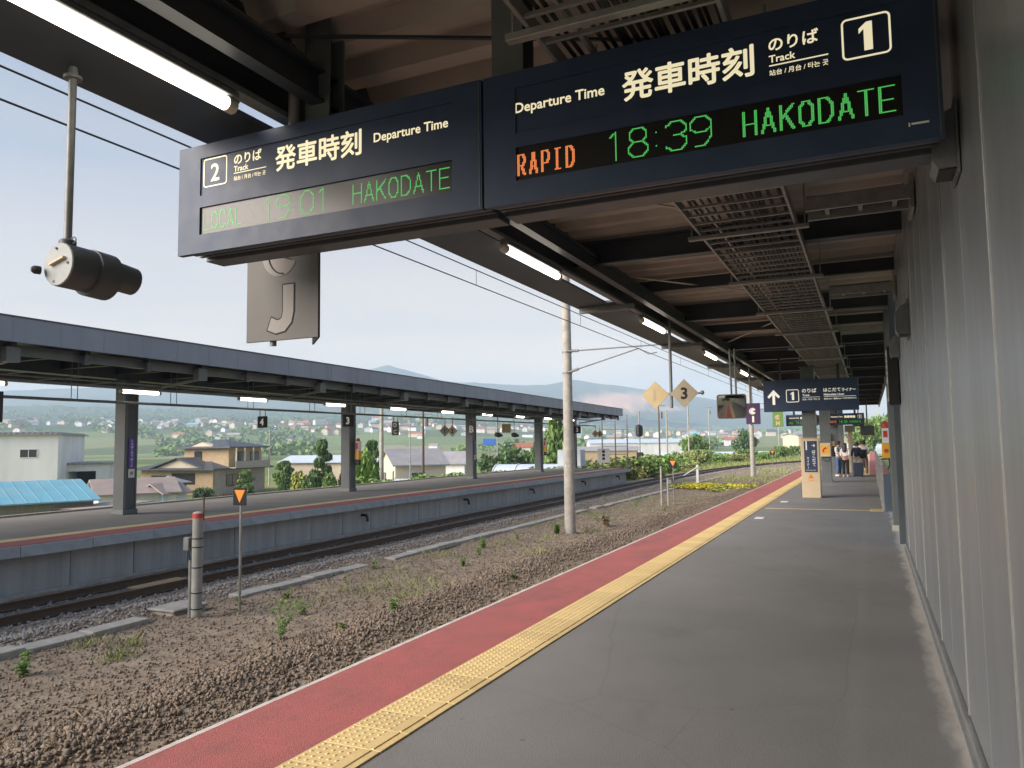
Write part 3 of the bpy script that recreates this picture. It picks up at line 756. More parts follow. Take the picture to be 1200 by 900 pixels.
# ================================================================== NEAR PLATFORM: wall, canopy, boards
def build_station_wall():
    w = thing('station_wall', 'tall grey brushed-metal panel wall along the right of the platform', 'wall', (.48, 4, 0))
    Y0, P = -7.99, .97
    me = MB().bbox(.004, .06, .005, P - .005, .10, 4.78, .004).mesh('wall_panel', 'wall_panel')
    for k in range(23): obj('wall_panel', me, w, (random.uniform(-.0012, .0012), Y0 + k * P - 4, 0))
    me = MB().bbox(-.004, .02, -.010, .010, .10, 4.78, .002).mesh('seam_strip', 'aluminium')
    for k in range(0, 24, 2): obj('seam_strip', me, w, (0, Y0 + k * P - 4, 0))
    MB().box(.06, .14, Y0 - 4, Y0 + 23 * P - 4, 0, 4.9).build('backing', 'steel_slate', w)
    MB().box(-.045, .055, Y0 - 4, Y0 + 23 * P - 4, .0, .022).build('base_channel', 'aluminium', w)
    MB().box(-.022, .035, Y0 - 4, Y0 + 23 * P - 4, .022, .085).build('base_channel', 'aluminium', w)
    MB().box(-.004, .145, Y0 + 23 * P - 4, Y0 + 23 * P - 3.94, 0, 4.85).build('end_trim', 'steel_column', w)
build_station_wall()
def build_canopy():
    t = thing('platform_canopy', 'dark steel platform roof overhead with brown corrugated deck and fluorescent lights', 'canopy', (-1.7, 26, 0))
    ox, oy = -1.7, 26
    def B(name, m, *bx):
        mb = MB()
        for b in bx: mb.box(b[0] - ox, b[1] - ox, b[2] - oy, b[3] - oy, b[4], b[5])
        return mb.build(name, m, t)
    YA, YB = -26.0, 66.0
    gird = [-17, -7.9, 1.3, 10.7, 16.7, 22.7, 26.0, 30.7, 35.4, 40.1, 44.8, 49.5, 54.2, 58.9, 65]
    # folded-plate deck, bay by bay; folds run across the platform
    bays = [YA] + gird + [YB]
    for a, b in zip(bays[:-1], bays[1:]):
        n = max(1, round((b - a) / .5)); pd = (b - a) / n
        mb = MB(); pts = []
        for k in range(n):
            y = a + k * pd - oy
            pts += [(y, 4.93), (y + pd * .34, 4.93), (y + pd * .5, 4.80), (y + pd * .84, 4.80)]
        pts.append((b - oy, 4.93))
        vs = [(-3.88 - ox, y, z) for y, z in pts] + [(.78 - ox, y, z) for y, z in pts]; k = len(pts)
        vs += [(x, y, z + .012) for x, y, z in vs]
        mb.add(vs, [(i, i + 1, k + i + 1, k + i) for i in range(k - 1)] + [(2 * k + i, 3 * k + i, 3 * k + i + 1, 2 * k + i + 1) for i in range(k - 1)])
        mb.build('roof_deck', 'roof_deck', t)
    for y in gird:
        mb = MB()
        for z0, z1, w in ((4.40, 4.425, .20), (4.425, 4.725, .012), (4.725, 4.75, .20)): mb.box(-4.02 - ox, .74 - ox, y - w / 2 - oy, y + w / 2 - oy, z0, z1)
        mb.build('girder', 'steel_navy', t)
    for a, b in zip(gird[:-1], gird[1:]):
        if b - a > 3: B('purlin', 'steel_navy', (-4.0, .74, (a + b) / 2 - .05, (a + b) / 2 + .05, 4.52, 4.72))
    # edge: gutter box, open slot, lamp rail
    B('edge_gutter', 'steel_navy', (-4.66, -4.03, YA, YB, 4.20, 4.235), (-4.66, -4.62, YA, YB, 4.2355, 4.36))
    ya = YA                                                          # soffit plates close the edge slot except over the stretch beyond each lamp
    for k in range(-4, 11):
        B('soffit_plate', 'steel_navy', (-4.029, -3.897, ya, 3.95 + 6.03 * k if 3.95 + 6.03 * k > ya else ya + .1, 4.20, 4.235)); ya = max(YA, 6.55 + 6.03 * k)
    B('lamp_rail', 'grey_steel', (-3.86, -3.745, YA, YB, 4.19, 4.23))
    B('edge_beam', 'steel_navy', (-3.59, -3.47, YA, YB, 4.28, 4.30), (-3.535, -3.525, YA, YB, 4.301, 4.499), (-3.59, -3.47, YA, YB, 4.50, 4.52))
    B('deck_flashing', 'steel_navy', (-3.895, -3.881, YA, YB, 4.232, 5.02))
    B('ridge_beam', 'steel_navy', (-1.83, -1.57, 16.6, YB, 4.36, 4.398), (-1.72, -1.68, 16.6, YB, 4.398, 4.72))
    B('edge_fascia', 'fascia', (.74, .80, 15.2, YB, 4.25, 4.95))
    for y in [-5.0, -.8, 6.7, 12.9, 18.9, 24.9, 30.9, 36.9, 42.9, 48.9, 54.9]:
        B('gutter_bracket', 'grey_steel', (-4.60, -3.6, y - .05, y + .05, 4.10, 4.198))
    # wind braces and tie rods in the roof plane
    for p0, p1 in (((-3.6, 12.2, 4.55), (-.9, 16.5, 4.62)), ((-3.6, 22.2, 4.55), (-.9, 17.0, 4.62)), ((-3.6, 7.2, 4.62), (-1.0, 10.5, 4.66))):
        MB().bar((p0[0] - ox, p0[1] - oy, p0[2]), (p1[0] - ox, p1[1] - oy, p1[2]), .07, .012).build('brace', 'galvanised', t)
    for p0, p1 in (((-3.9, 4.0, 4.72), (-1.2, 5.4, 4.72)), ((-1.2, 5.6, 4.70), (-2.4, 6.8, 4.70)), ((-3.9, -2, 4.72), (.3, 1.2, 4.72))):
        MB().cyl((p0[0] - ox, p0[1] - oy, p0[2]), (p1[0] - ox, p1[1] - oy, p1[2]), .016, n=6).build('tie_rod', 'steel_navy', t)
    # columns
    for y in (26.0, 35.4, 44.8, 54.2):
        mb = MB(); mb.bbox(-.20, .20, y - oy - .20, y - oy + .20, 0, 4.36, .01); mb.box(-.24, .24, y - oy - .24, y - oy + .24, .0, .06)
        c = mb.build('column', 'steel_column', t)
        MB().box(-.23, .23, y - oy - .23, y - oy + .23, 4.1, 4.355).build('capital', 'steel_navy', c)
    mb = MB(); mb.bbox(.36 - ox, .60 - ox, 16.9 - oy, 17.3 - oy, .12, 4.36, .01); c = mb.build('column', 'steel_column', t)
    MB().bbox(.33 - ox, .63 - ox, 16.86 - oy, 17.34 - oy, 0, .12, .01).build('base_collar', 'concrete_pale', c)
    mb = MB(); mb.bbox(.40 - ox, .52 - ox, 19.6 - oy, 19.75 - oy, 0, 4.36, .008); mb.build('column', 'steel_slate', t)
    mb = MB(); mb.bbox(.40 - ox, .52 - ox, 14.9 - oy, 15.1 - oy, 0, 4.36, .008); mb.build('column', 'steel_slate', t)
    # cream casing round the first column's foot with its way-finding plate
    cs = MB().bbox(-.27, .27, -.27, .27, .0, 1.84, .012).build('casing', 'cream', t)
    MB().bbox(-.285, .285, -.285, .285, 1.842, 1.86, .004).build('casing_cap', 'cream', cs)
    pl = MB().bbox(-.17, .20, -.288, -.271, .80, 1.76, .004).build('direction_plate', 'board_navy', cs)
    lettering(pl, 'はこだて', .06, .16, 1.23, -.2895, 'text_white', .02, h=.50, vertical=True)
    lettering(pl, 'ライナー', -.10, -.03, 1.08, -.2895, 'text_white', .02, h=.36, vertical=True)
    lettering(pl, '→', .05, .16, 1.62, -.2895, 'text_white', .02)
    lettering(pl, '1', -.12, -.08, 1.62, -.2895, 'text_white', .0)
    lettering(pl, 'Hakodate Liner', -.13, .16, .86, -.2895, 'text_white', 0)
    wt = MB(); wt.prism([(-.09, .60), (.09, .60), (0, .75)], 'y', -.276, -.2705); wt.build('warning_triangle', 'orange_reflect', cs)
    lettering(cs, '!', -.012, .012, .655, -.2775, 'black', .01, h=.08)
    MB().box(-.075, .075, -.2755, -.2705, .53, .55).build('text_line', 'orange_reflect', cs)
build_canopy()
def fluorescent(loc, label, group, length=1.8, r=.047, rz=0, parent=None):
    t = thing('fluorescent_lamp', label, 'lamp', loc, rz, group)
    MB().cyl((0, -length / 2 + .06, 0), (0, length / 2 - .06, 0), r, n=14).build('tube', 'lamp_tube', t, True)
    for s in (-1, 1): MB().lathe([(r * .9, 0), (r * 1.12, .015), (r * 1.12, .075), (r * .7, .09)], (0, s * (length / 2 - .085), 0), (0, s, 0), 14).build('end_cap', 'lamp_cap', t, True)
    MB().bbox(-.05, .05, -length / 2, length / 2, r + .002, r + .045, .006).build('housing', 'grey_steel', t)
    return t
lamp0 = fluorescent((-3.80, 2.9, 4.09), 'long lit fluorescent tube above the left departure board, nearest of its row', 'lamps along the near canopy edge')
ordn = ['', 'first lit fluorescent tube beyond the departure boards along the canopy edge', 'second lit fluorescent tube beyond the departure boards, near the diamond signs',
        'third lit fluorescent tube beyond the departure boards', 'fourth lit fluorescent tube beyond the departure boards', 'fifth lit fluorescent tube beyond the departure boards',
        'sixth lit fluorescent tube beyond the departure boards', 'seventh lit fluorescent tube beyond the departure boards', 'farthest lit fluorescent tube of the near canopy edge']
for k in range(1, 9): copy_tree(lamp0, (-3.80, 2.9 + 6.03 * k, 4.09), label=ordn[k])

# LED dot lettering
GL = {
 'R': [[(0, 0), (0, 1), (.65, 1), (1, .85), (1, .62), (.65, .47), (0, .47)], [(.45, .47), (1, 0)]],
 'A': [[(0, 0), (.5, 1), (1, 0)], [(.2, .32), (.8, .32)]],
 'P': [[(0, 0), (0, 1), (.7, 1), (1, .85), (1, .58), (.7, .43), (0, .43)]],
 'I': [[(.5, 0), (.5, 1)], [(.2, 1), (.8, 1)], [(.2, 0), (.8, 0)]],
 'D': [[(0, 0), (0, 1), (.6, 1), (1, .72), (1, .28), (.6, 0), (0, 0)]],
 'H': [[(0, 0), (0, 1)], [(1, 0), (1, 1)], [(0, .5), (1, .5)]],
 'K': [[(0, 0), (0, 1)], [(1, 1), (0, .42)], [(.35, .6), (1, 0)]],
 'O': [[(.3, 0), (.7, 0), (1, .25), (1, .75), (.7, 1), (.3, 1), (0, .75), (0, .25), (.3, 0)]],
 'T': [[(0, 1), (1, 1)], [(.5, 1), (.5, 0)]],
 'E': [[(1, 1), (0, 1), (0, 0), (1, 0)], [(0, .5), (.85, .5)]],
 'L': [[(0, 1), (0, 0), (1, 0)]],
 'C': [[(1, .8), (.7, 1), (.3, 1), (0, .75), (0, .25), (.3, 0), (.7, 0), (1, .2)]],
 '0': [[(.3, 0), (.7, 0), (1, .25), (1, .75), (.7, 1), (.3, 1), (0, .75), (0, .25), (.3, 0)]],
 '1': [[(.2, .82), (.55, 1), (.55, 0)]],
 '3': [[(0, .85), (.3, 1), (.7, 1), (1, .83), (1, .65), (.7, .52), (.4, .52)], [(.7, .52), (1, .38), (1, .18), (.7, 0), (.3, 0), (0, .15)]],
 '8': [[(.3, .52), (.05, .68), (.05, .84), (.3, 1), (.7, 1), (.95, .84), (.95, .68), (.7, .52), (.3, .52), (0, .36), (0, .16), (.3, 0), (.7, 0), (1, .16), (1, .36), (.7, .52)]],
 '9': [[(1, .62), (.7, .45), (.3, .45), (0, .62), (0, .82), (.3, 1), (.7, 1), (1, .82), (1, .3), (.7, 0), (.2, 0)]],
 ':': [[(.5, .28), (.5, .281)], [(.5, .72), (.5, .721)]],
}
def led_text(parent, s, x0, x1, z0, h, y, material, rows, thick=1):
    p = h / rows; cols = int(round((x1 - x0) / p)); gap = 2
    ws = [1.0 if ch != ':' else .55 for ch in s]
    gw = (cols - gap * (len(s) - 1)) / sum(ws)
    mb = MB(); cx = 0.0
    for ch, w in zip(s, ws):
        wc = max(2, int(round(gw * w)) - 1); cells = set()
        for st in GL[ch]:
            for a, b in zip(st[:-1], st[1:]):
                for i in range(41):
                    q = i / 40; gx = int(round((a[0] + (b[0] - a[0]) * q) * (wc - (thick - 1)))); gz = int(round((a[1] + (b[1] - a[1]) * q) * (rows - 1)))
                    for e in range(thick): cells.add((gx + e, gz))
        for gx, gz in cells:
            X, Z = x0 + (cx + gx + .5) * p, z0 + (gz + .5) * p; r = p * .42
            mb.quad((X - r, y, Z - r), (X + r, y, Z - r), (X + r, y, Z + r), (X - r, y, Z + r))
        cx += gw * w + gap
    return stuff(mb.build('led_lettering', material, parent))
def departure_board(label, x0, x1, track, right):
    "a lit board hung across the platform; its front faces -Y"
    Y = 4.2; zc0, zc1 = 3.265, 4.10
    t = thing('departure_board', label, 'departure board', (x0, Y, zc0))
    def L(x): return x - x0
    w = x1 - x0
    def BX(mb, a, b, y0, y1, z0, z1, c=.006): return mb.bbox(L(a), L(b), y0 - Y, y1 - Y, z0 - zc0, z1 - zc0, c)
    mb = MB(); BX(mb, x0 + .012, x1 - .004, Y + .03, Y + .44, zc0 + .055, zc1 - .006, .008); hs = mb.build('housing', 'board_navy', t)
    mb = MB()                                                        # front frame, open at the two panels
    a, b = (x0 + .22, x1 - .215) if not right else (x0 + .22, x1 - .175)
    for r_ in ((x0, x1, zc0, 3.405), (x0, x1, 3.615, 3.705), (x0, x1, 3.995, zc1)): mb.box(L(r_[0]), L(r_[1]), 0, .05, r_[2] - zc0, r_[3] - zc0)
    for z0, z1 in ((3.405, 3.615), (3.705, 3.995)):
        mb.box(L(x0), L(a), 0, .05, z0 - zc0, z1 - zc0); mb.box(L(b), L(x1), 0, .05, z0 - zc0, z1 - zc0)
    mb.build('front_frame', 'board_navy', t)
    MB().box(L(a), L(b), .010, .028, 3.706 - zc0, 3.994 - zc0).build('title_panel', 'board_navy', t)
    lp = MB().box(L(a), L(b), .014, .028, 3.406 - zc0, 3.614 - zc0).build('led_panel', 'led_panel', t)
    for d in (.07, .13, .19):                                        # ribbed extrusions along the underside
        MB().box(L(x0) + .02, L(x1) - .01, d, d + .035, .03, .0545).build('underside_rib', 'board_steel', t)
    mb = MB(); BX(mb, x0 + .03, x1 - .01, Y + .25, Y + .435, zc0 + .005, zc0 + .0545, .004); mb.build('underside_channel', 'board_steel', t)
    MB().box(L(x1) - .02, L(x1) - .012, -.004, -.0005, .01, zc1 - zc0 - .01).build('edge_trim', 'board_steel', t)
    ty, ly = .0085, .0125
    z = lambda v: v - zc0
    if not right:
        lettering(t, '2', L(-4.43), L(-4.345), z(3.872), ty, 'text_warm', .012, h=.135)
        mb = MB(); rounded_frame(mb, L(-4.505), L(-4.268), z(3.765), z(3.985), ty, .009, .025); mb.build('number_frame', 'text_warm', t)
        lettering(t, 'のりば', L(-4.20), L(-3.935), z(3.935), ty, 'text_warm', .02)
        lettering(t, 'Track', L(-4.20), L(-4.06), z(3.862), ty, 'text_warm', .015)
        MB().quad((L(-4.2), ty, z(3.826)), (L(-3.89), ty, z(3.826)), (L(-3.89), ty, z(3.832)), (L(-4.2), ty, z(3.832))).build('rule', 'text_warm', t)
        lettering(t, '站台 / 月台 / 타는 곳', L(-4.2), L(-3.895), z(3.79), ty, 'text_warm', .01)
        lettering(t, '発車時刻', L(-3.805), L(-3.05), z(3.868), ty, 'text_warm', .022)
        lettering(t, 'Departure Time', L(-2.951), L(-2.375), z(3.862), ty, 'text_warm', .018)
        led_text(t, 'LOCAL', L(-4.505), L(-4.12), z(3.437), .135, ly, 'led_green', 16)
        led_text(t, '19:01', L(-3.925), L(-3.32), z(3.427), .172, ly, 'led_green', 20)
        led_text(t, 'HAKODATE', L(-3.127), L(-2.365), z(3.437), .140, ly, 'led_green', 16)
    else:
        lettering(t, 'Departure Time', L(-1.90), L(-1.322), z(3.857), ty, 'text_warm', .018)
        lettering(t, '発車時刻', L(-1.215), L(-.476), z(3.858), ty, 'text_warm', .022)
        lettering(t, 'のりば', L(-.40), L(-.15), z(3.918), ty, 'text_warm', .02)
        lettering(t, 'Track', L(-.40), L(-.267), z(3.838), ty, 'text_warm', .015)
        MB().quad((L(-.4), ty, z(3.798)), (L(-.106), ty, z(3.798)), (L(-.106), ty, z(3.805)), (L(-.4), ty, z(3.805))).build('rule', 'text_warm', t)
        lettering(t, '站台 / 月台 / 타는 곳', L(-.4), L(-.107), z(3.762), ty, 'text_warm', .01)
        numeral_one(t, L(.08), z(3.855), .150, ty, 'text_warm')
        mb = MB(); rounded_frame(mb, L(-.040), L(.190), z(3.745), z(3.965), ty, .010, .028); mb.build('number_frame', 'text_warm', t)
        led_text(t, 'RAPID', L(-1.892), L(-1.51), z(3.437), .135, ly, 'led_orange', 16, 2)
        led_text(t, '18:39', L(-1.328), L(-.712), z(3.427), .175, ly, 'led_green', 20)
        led_text(t, 'HAKODATE', L(-.55), L(.195), z(3.437), .140, ly, 'led_green', 18, 2)
        mb = MB(); mb.box(L(.245), L(.252), -.003, -.0005, .075, .095); mb.box(L(.258), L(.335), -.003, -.0005, .082, .092); mb.build('maker_mark', 'text_white', t)
    for hx in ((-3.54,) if not right else (-2.01,)):
        mb = MB(); mb.box(L(hx) - .11, L(hx) + .11, .14, .155, z(4.096), z(4.97)); mb.box(L(hx) - .11, L(hx) + .11, .305, .32, z(4.096), z(4.97)); mb.box(L(hx) - .008, L(hx) + .008, .155, .305, z(4.096), z(4.97))
        hg = mb.build('hanger', 'steel_column', t)
        MB().box(L(hx) - .15, L(hx) + .15, .10, .36, z(4.096), z(4.12)).build('foot_plate', 'steel_slate', hg)
    return t
departure_board('left departure board, track 2, LOCAL 19:01 in green, greyed by sky glare', -4.75, -2.13, 2, False)
departure_board('right departure board, track 1, orange RAPID and green 18:39, beside the wall', -2.115, .40, 1, True)
# conduit that feeds the left board
t = thing('conduit_pipe', 'grey conduit pipe dropping onto the top of the left departure board', 'pipe', (-3.69, 4.27, 4.10))
MB().cyl((0, 0, 0), (0, 0, .50), .040, n=12).build('drop_pipe', 'galvanised', t, True)
MB().cyl((0, .16, .55), (0, -7.5, .55), .050, n=12).build('run_pipe', 'grey_steel', t, True)
MB().cyl((0, -.06, .55), (0, -.11, .55), .066, n=12).build('clamp', 'grey_steel', t, True)

# ---- cable ladder under the roof
def build_ladder():
    t = thing('cable_ladder', 'long metal cable ladder tray full of black cables under the roof', 'cable tray', (-1.12, 8, 4.1))
    ya, yb = -6.0, 28.0
    for x in (-.50, .50): MB().bbox(x - .014, x + .014, ya, yb, 0, .10, .004).build('side_rail', 'galvanised', t)
    MB().bbox(-.300, -.276, ya, yb, .03, .08, .004).build('divider_rail', 'galvanised', t)
    me = MB().box(-.486, .486, -.013, .013, .012, .034).mesh('rung', 'galvanised')
    y = ya + .2
    while y < yb: obj('rung', me, t, (0, y, 0)); y += .30
    for i in range(15):
        x = -.20 + i * .047 + random.uniform(-.01, .01); pts = []; y = ya
        ph = random.uniform(0, 6); r_ = random.uniform(.012, .021)
        while y <= yb: pts.append((x + .018 * math.sin(y * .9 + ph), y, .062 + random.uniform(0, .012) + .018 * (i % 2))); y += 1.0
        MB().tube(pts, r_, 5).build('cable', 'cable', t)
    for x in (-.42, -.37): MB().tube([(x, ya, .055), (x + .03, 2, .06), (x - .02, 12, .06), (x, yb, .055)], .014, 5).build('cable', 'cable', t)
    for y in (-4.2, -1.2, -4.2 + 1.5, .62, 3.4, 6.4, 9.4, 12.4, 15.4, 18.4, 21.4, 24.4, 27.4):
        tr = MB().bbox(-.64, .64, y - .03, y + .03, -.048, -.002, .005).build('trapeze', 'galvanised', t)
        for s in (-.6, .6): MB().cyl((s, y, -.03), (s, y, .66), .009, n=6).build('hanger_rod', 'galvanised', tr)
build_ladder()
lab = ['short cross tray bracketed to the wall just behind the right departure board', 'short cross tray bracketed to the wall beyond the first vent hood', 'short cross tray bracketed to the wall, farthest along']
for (y, z), l in zip(((7.9, 4.02), (13.2, 4.1), (18.0, 4.1)), lab):
    t = thing('wall_tray', l, 'cable tray', (.47, y, z), 0, 'cross trays to the wall')
    for a in (0, .36): MB().box(-.94, 0, a - .02, a + .02, 0, .13).build('side_rail', 'galvanised', t)
    for x in (-.75, -.45, -.15): MB().box(x - .02, x + .02, .021, .339, .03, .055).build('rung', 'galvanised', t)
    for a in (.08, .15, .22, .28): MB().tube([(-.93, a, .09), (-.5, a + .01, .085), (-.02, a, .09)], .022, 6).build('cable', 'cable', t)
    MB().box(-.03, .0, -.07, .43, -.10, .22).build('wall_bracket', 'galvanised', t)
# corrugated conduit runs above
for i, (y, l) in enumerate(((8.7, 'black corrugated hose crossing to the wall above the first cross tray'), (14.0, 'black corrugated hose crossing to the wall farther along'))):
    mb = MB(); prof = []
    for k in range(36): prof += [(.05, k * .026), (.068, k * .026 + .008), (.068, k * .026 + .016), (.05, k * .026 + .024)]
    mb.lathe(prof, (-.5, y, 4.34), (1, 0, 0), 10); tag(mb.build('corrugated_hose', 'cable'), l, 'hose')

# ---- vents and lamps on the wall
def vent(y, z, label, s=1.0):
    t = thing('vent_hood', label, 'vent', (.478, y, z), 0, 'vent hoods on the wall')
    pr = [(0, 0), (-.13 * s, 0), (-.165 * s, .06 * s), (-.165 * s, .30 * s), (-.10 * s, .40 * s), (0, .44 * s)]
    MB().prism(pr, 'y', -.17 * s, .17 * s).build('hood', 'grey_steel', t)
    MB().box(-.012, 0, -.21 * s, .21 * s, -.05 * s, .49 * s).build('flange', 'grey_steel', t)
    MB().box(-.125 * s, -.013, -.15 * s, .15 * s, -.006, .001).build('mesh_screen', 'black', t)
vent(4.55, 3.18, 'large metal vent hood high on the wall beside the right departure board', .72)
vent(10.2, 3.02, 'metal vent hood on the wall, second from the departure boards', .85)
vent(13.3, 3.05, 'smaller metal vent hood on the wall, farthest from the departure boards', .8)
t = thing('wall_sign', 'white and green lit sign box on black frame projecting from the grey wall', 'sign', (.47, 13.9, 2.35))
MB().bbox(-.16, 0, -.30, .30, 0, .92, .01).build('case', 'black', t)
fc = MB().box(-.168, -.161, -.26, .26, .05, .87).build('face', 'cloth_white', t)
MB().box(-.172, -.169, -.22, .22, .10, .34).build('arrow_band', 'sign_green', fc)
for z in (.45, .55, .65, .75): MB().box(-.172, -.169, -.18, .18, z, z + .03).build('text_line', 'sign_dark', fc)

# ---- things hung from the near canopy
def hung_camera():
    t = thing('platform_camera', 'dark round-backed platform camera hanging on a pole at upper left', 'camera', (-4.45, 3.05, 2.93))
    MB().cyl((0, .05, .12), (0, .05, 1.27), .024, n=12).build('pole', 'grey_steel', t, True)
    MB().lathe([(.055, 0), (.055, .02), (.03, .03), (.026, .07)], (0, .05, 1.19), (0, 0, 1), 12).build('ceiling_flange', 'grey_steel', t, True)
    b = MB().lathe([(.132, 0), (.136, .012), (.136, .20), (.125, .225), (.125, .30), (.11, .33)], (0, 0, 0), (0, 1, -.03), 24).build('drum', 'steel_slate', t, True)
    c = MB().lathe([(.131, -.006), (.134, 0), (.134, .004)], (0, -.002, 0), (0, 1, -.03), 24).build('rear_cover', 'coping', t)
    MB().bar((-.06, -.012, .0), (.07, -.012, .035), .012, .035, (0, 1, 0)).build('rating_plate', 'cream', c)
    for x, z in ((-.02, .10), (.09, 0), (-.03, -.105)): MB().cyl((x, -.004, z), (x, -.014, z), .008, n=6).build('screw', 'black', c)
    MB().lathe([(.026, 0), (.026, .035), (.015, .05)], (-.13, -.03, -.03), (-.3, -1, 0), 8).build('cable_gland', 'cable', c)
    MB().lathe([(.105, 0), (.150, .02), (.150, .16), (.118, .18)], (0, .17, -.012), (0, 1, -.06), 24).build('bracket_ring', 'steel_slate', t, True)
    h = MB(); n = 14                                                # sloped sun hood, closed round the lens barrel
    h.lathe([(.098, 0), (.092, .22), (.075, .225)], (0, .30, .01), (0, 1, -.10), 20); h.build('lens_hood', 'steel_slate', t, True)
    for s in (-1, 1):
        mb = MB(); pts = [(s * (.055 + .020 * math.cos(a)), .05, .155 + .02 * math.sin(a)) for a in [i * math.pi / 5 for i in range(11)]]
        mb.tube(pts, .005, 5); mb.cyl((0, .05, .14), (s * .036, .05, .15), .006, n=5); mb.build('wing_bolt', 'grey_steel', t)
    MB().lathe([(.05, 0), (.05, .05), (.034, .06)], (0, .05, .105), (0, 0, 1), 12).build('swivel', 'steel_slate', t, True)
hung_camera()
def emblem(parent, cx, cz, r, y, m):
    "round leaping-sea-creature roundel: disc with a bitten side and body lines"
    mb = MB(); pts = [(cx, y, cz)]
    a = [R(25 + 310 * i / 30) for i in range(31)]
    pts = [(cx + math.cos(t) * r, y, cz + math.sin(t) * r) for t in a] + [(cx + .15 * r, y, cz - .05 * r)]
    mb.add(pts, [tuple(range(len(pts)))]); mb.build('emblem', m, parent)
    mb = MB()
    arc = [(cx + .22 * r + math.cos(R(120 + 150 * i / 12)) * r * .85, y - .001, cz + .05 * r + math.sin(R(120 + 150 * i / 12)) * r * .95) for i in range(13)]
    mb.tube(arc, .007 * r / .2, 4)
    for k in range(5): mb.tube([(cx + r * (.10 + .11 * k), y - .001, cz - r * (.05 + .05 * k)), (cx + r * (.18 + .12 * k), y - .001, cz - r * (.20 + .03 * k))], .004 * r / .2, 4)
    mb.build('emblem_line', 'sign_dark', parent)
def car_sign(label, x, y, z, w, h, letter, m, mt, z_top=4.2):
    t = thing('boarding_sign', label, 'sign', (x, y, z), 0, 'hanging boarding-position signs')
    MB().bbox(0, w, 0, .02, 0, h, .003).build('panel', m, t)
    MB().bar((w, .012, h / 2), (w * .55, .36, h / 2), .016, h, (0, 0, 1)).build('rear_panel', m, t)
    MB().cyl((w * .33, .05, -.035), (w * .33, .05, z_top - z), .028, n=10).build('pole', 'grey_steel', t, True)
    k = w / .77
    emblem(t, w * .47, .735 * k, .19 * k, -.003, mt)
    paths = {'J': [[(.075, .195), (.075, -.03), (.06, -.10), (.015, -.145), (-.05, -.155), (-.125, -.125)]], 'I': [[(0, .19), (0, -.17)]], 'H': [[(-.1, .19), (-.1, -.17)], [(.1, .19), (.1, -.17)], [(-.1, .01), (.1, .01)]]}[letter]
    for wd_, yy, mm, nm in ((.135, -.003, 'sign_dark', 'letter_outline'), (.112, -.005, mt, 'letter')):
        mb = MB()
        for q, pth in enumerate(paths):
            L_, R_ = [], []
            for i, (px, pz) in enumerate(pth):
                a0, a1 = pth[max(i - 1, 0)], pth[min(i + 1, len(pth) - 1)]; dx, dz = a1[0] - a0[0], a1[1] - a0[1]; ln = math.hypot(dx, dz); dx, dz = dx / ln, dz / ln
                e = (wd_ - .112) / 2 * (1 if i == len(pth) - 1 else -1 if i == 0 else 0)
                cx, cz = w * .5 + (px + dx * e) * k, .27 * k + (pz + dz * e) * k; hw = wd_ / 2 * k
                L_.append((cx - dz * hw, yy - q * .0004, cz + dx * hw)); R_.append((cx + dz * hw, yy - q * .0004, cz - dx * hw))
            n = len(L_); mb.add(L_ + R_, [(i, i + 1, n + i + 1, n + i) for i in range(n - 1)])
        mb.build(nm, mm, t)
    return t
car_sign('grey hanging sign with letter J and round emblem below the left board', -4.82, 5.0, 2.69, .77, 1.15, 'J', 'sign_grey', 'sign_pale')
car_sign('purple hanging sign with letter I and white emblem near the mirror', -3.62, 26.0, 2.33, .44, .68, 'I', 'purple', 'text_white')
car_sign('green hanging sign with letter H behind the arrow sign', -4.74, 44.0, 2.52, .54, .85, 'H', 'sign_green', 'sign_yellow')
def diamond(label, x, y, z, num, m, mnum):
    t = thing('diamond_sign', label, 'sign', (x, y, z), 0, 'diamond stop signs')
    r = .295
    MB().prism([(0, -r), (r, 0), (0, r), (-r, 0)], 'y', -.01, .01).build('plate', m, t)
    lettering(t, num, -.06 if num == '1' else -.085, .04 if num == '1' else .085, 0, -.012, mnum, .035, h=.25)
    return t
diamond('pale yellow diamond sign with faint number 1 hung under the canopy', -4.06, 16.0, 2.78, '1', 'sign_yellow', 'sign_tan')
diamond('tan diamond sign with bold dark number 3 hung under the canopy', -3.43, 15.9, 2.79, '3', 'sign_tan', 'sign_dark')
t = thing('sign_pole', 'grey pole between the two diamond signs, hung from the canopy', 'pole', (-3.73, 16.03, 2.5))
MB().cyl((0, 0, 0), (0, 0, 1.9), .032, n=10).build('tube', 'grey_steel', t, True)
MB().bar((-.30, .0, .29), (.62, -.02, .29), .03, .03).build('cross_arm', 'grey_steel', t)
MB().lathe([(.03, 0), (.045, .02), (.045, .05), (.02, .07)], (.62, -.04, .29), (1, 0, .2), 10).build('clamp_end', 'grey_steel', t, True)
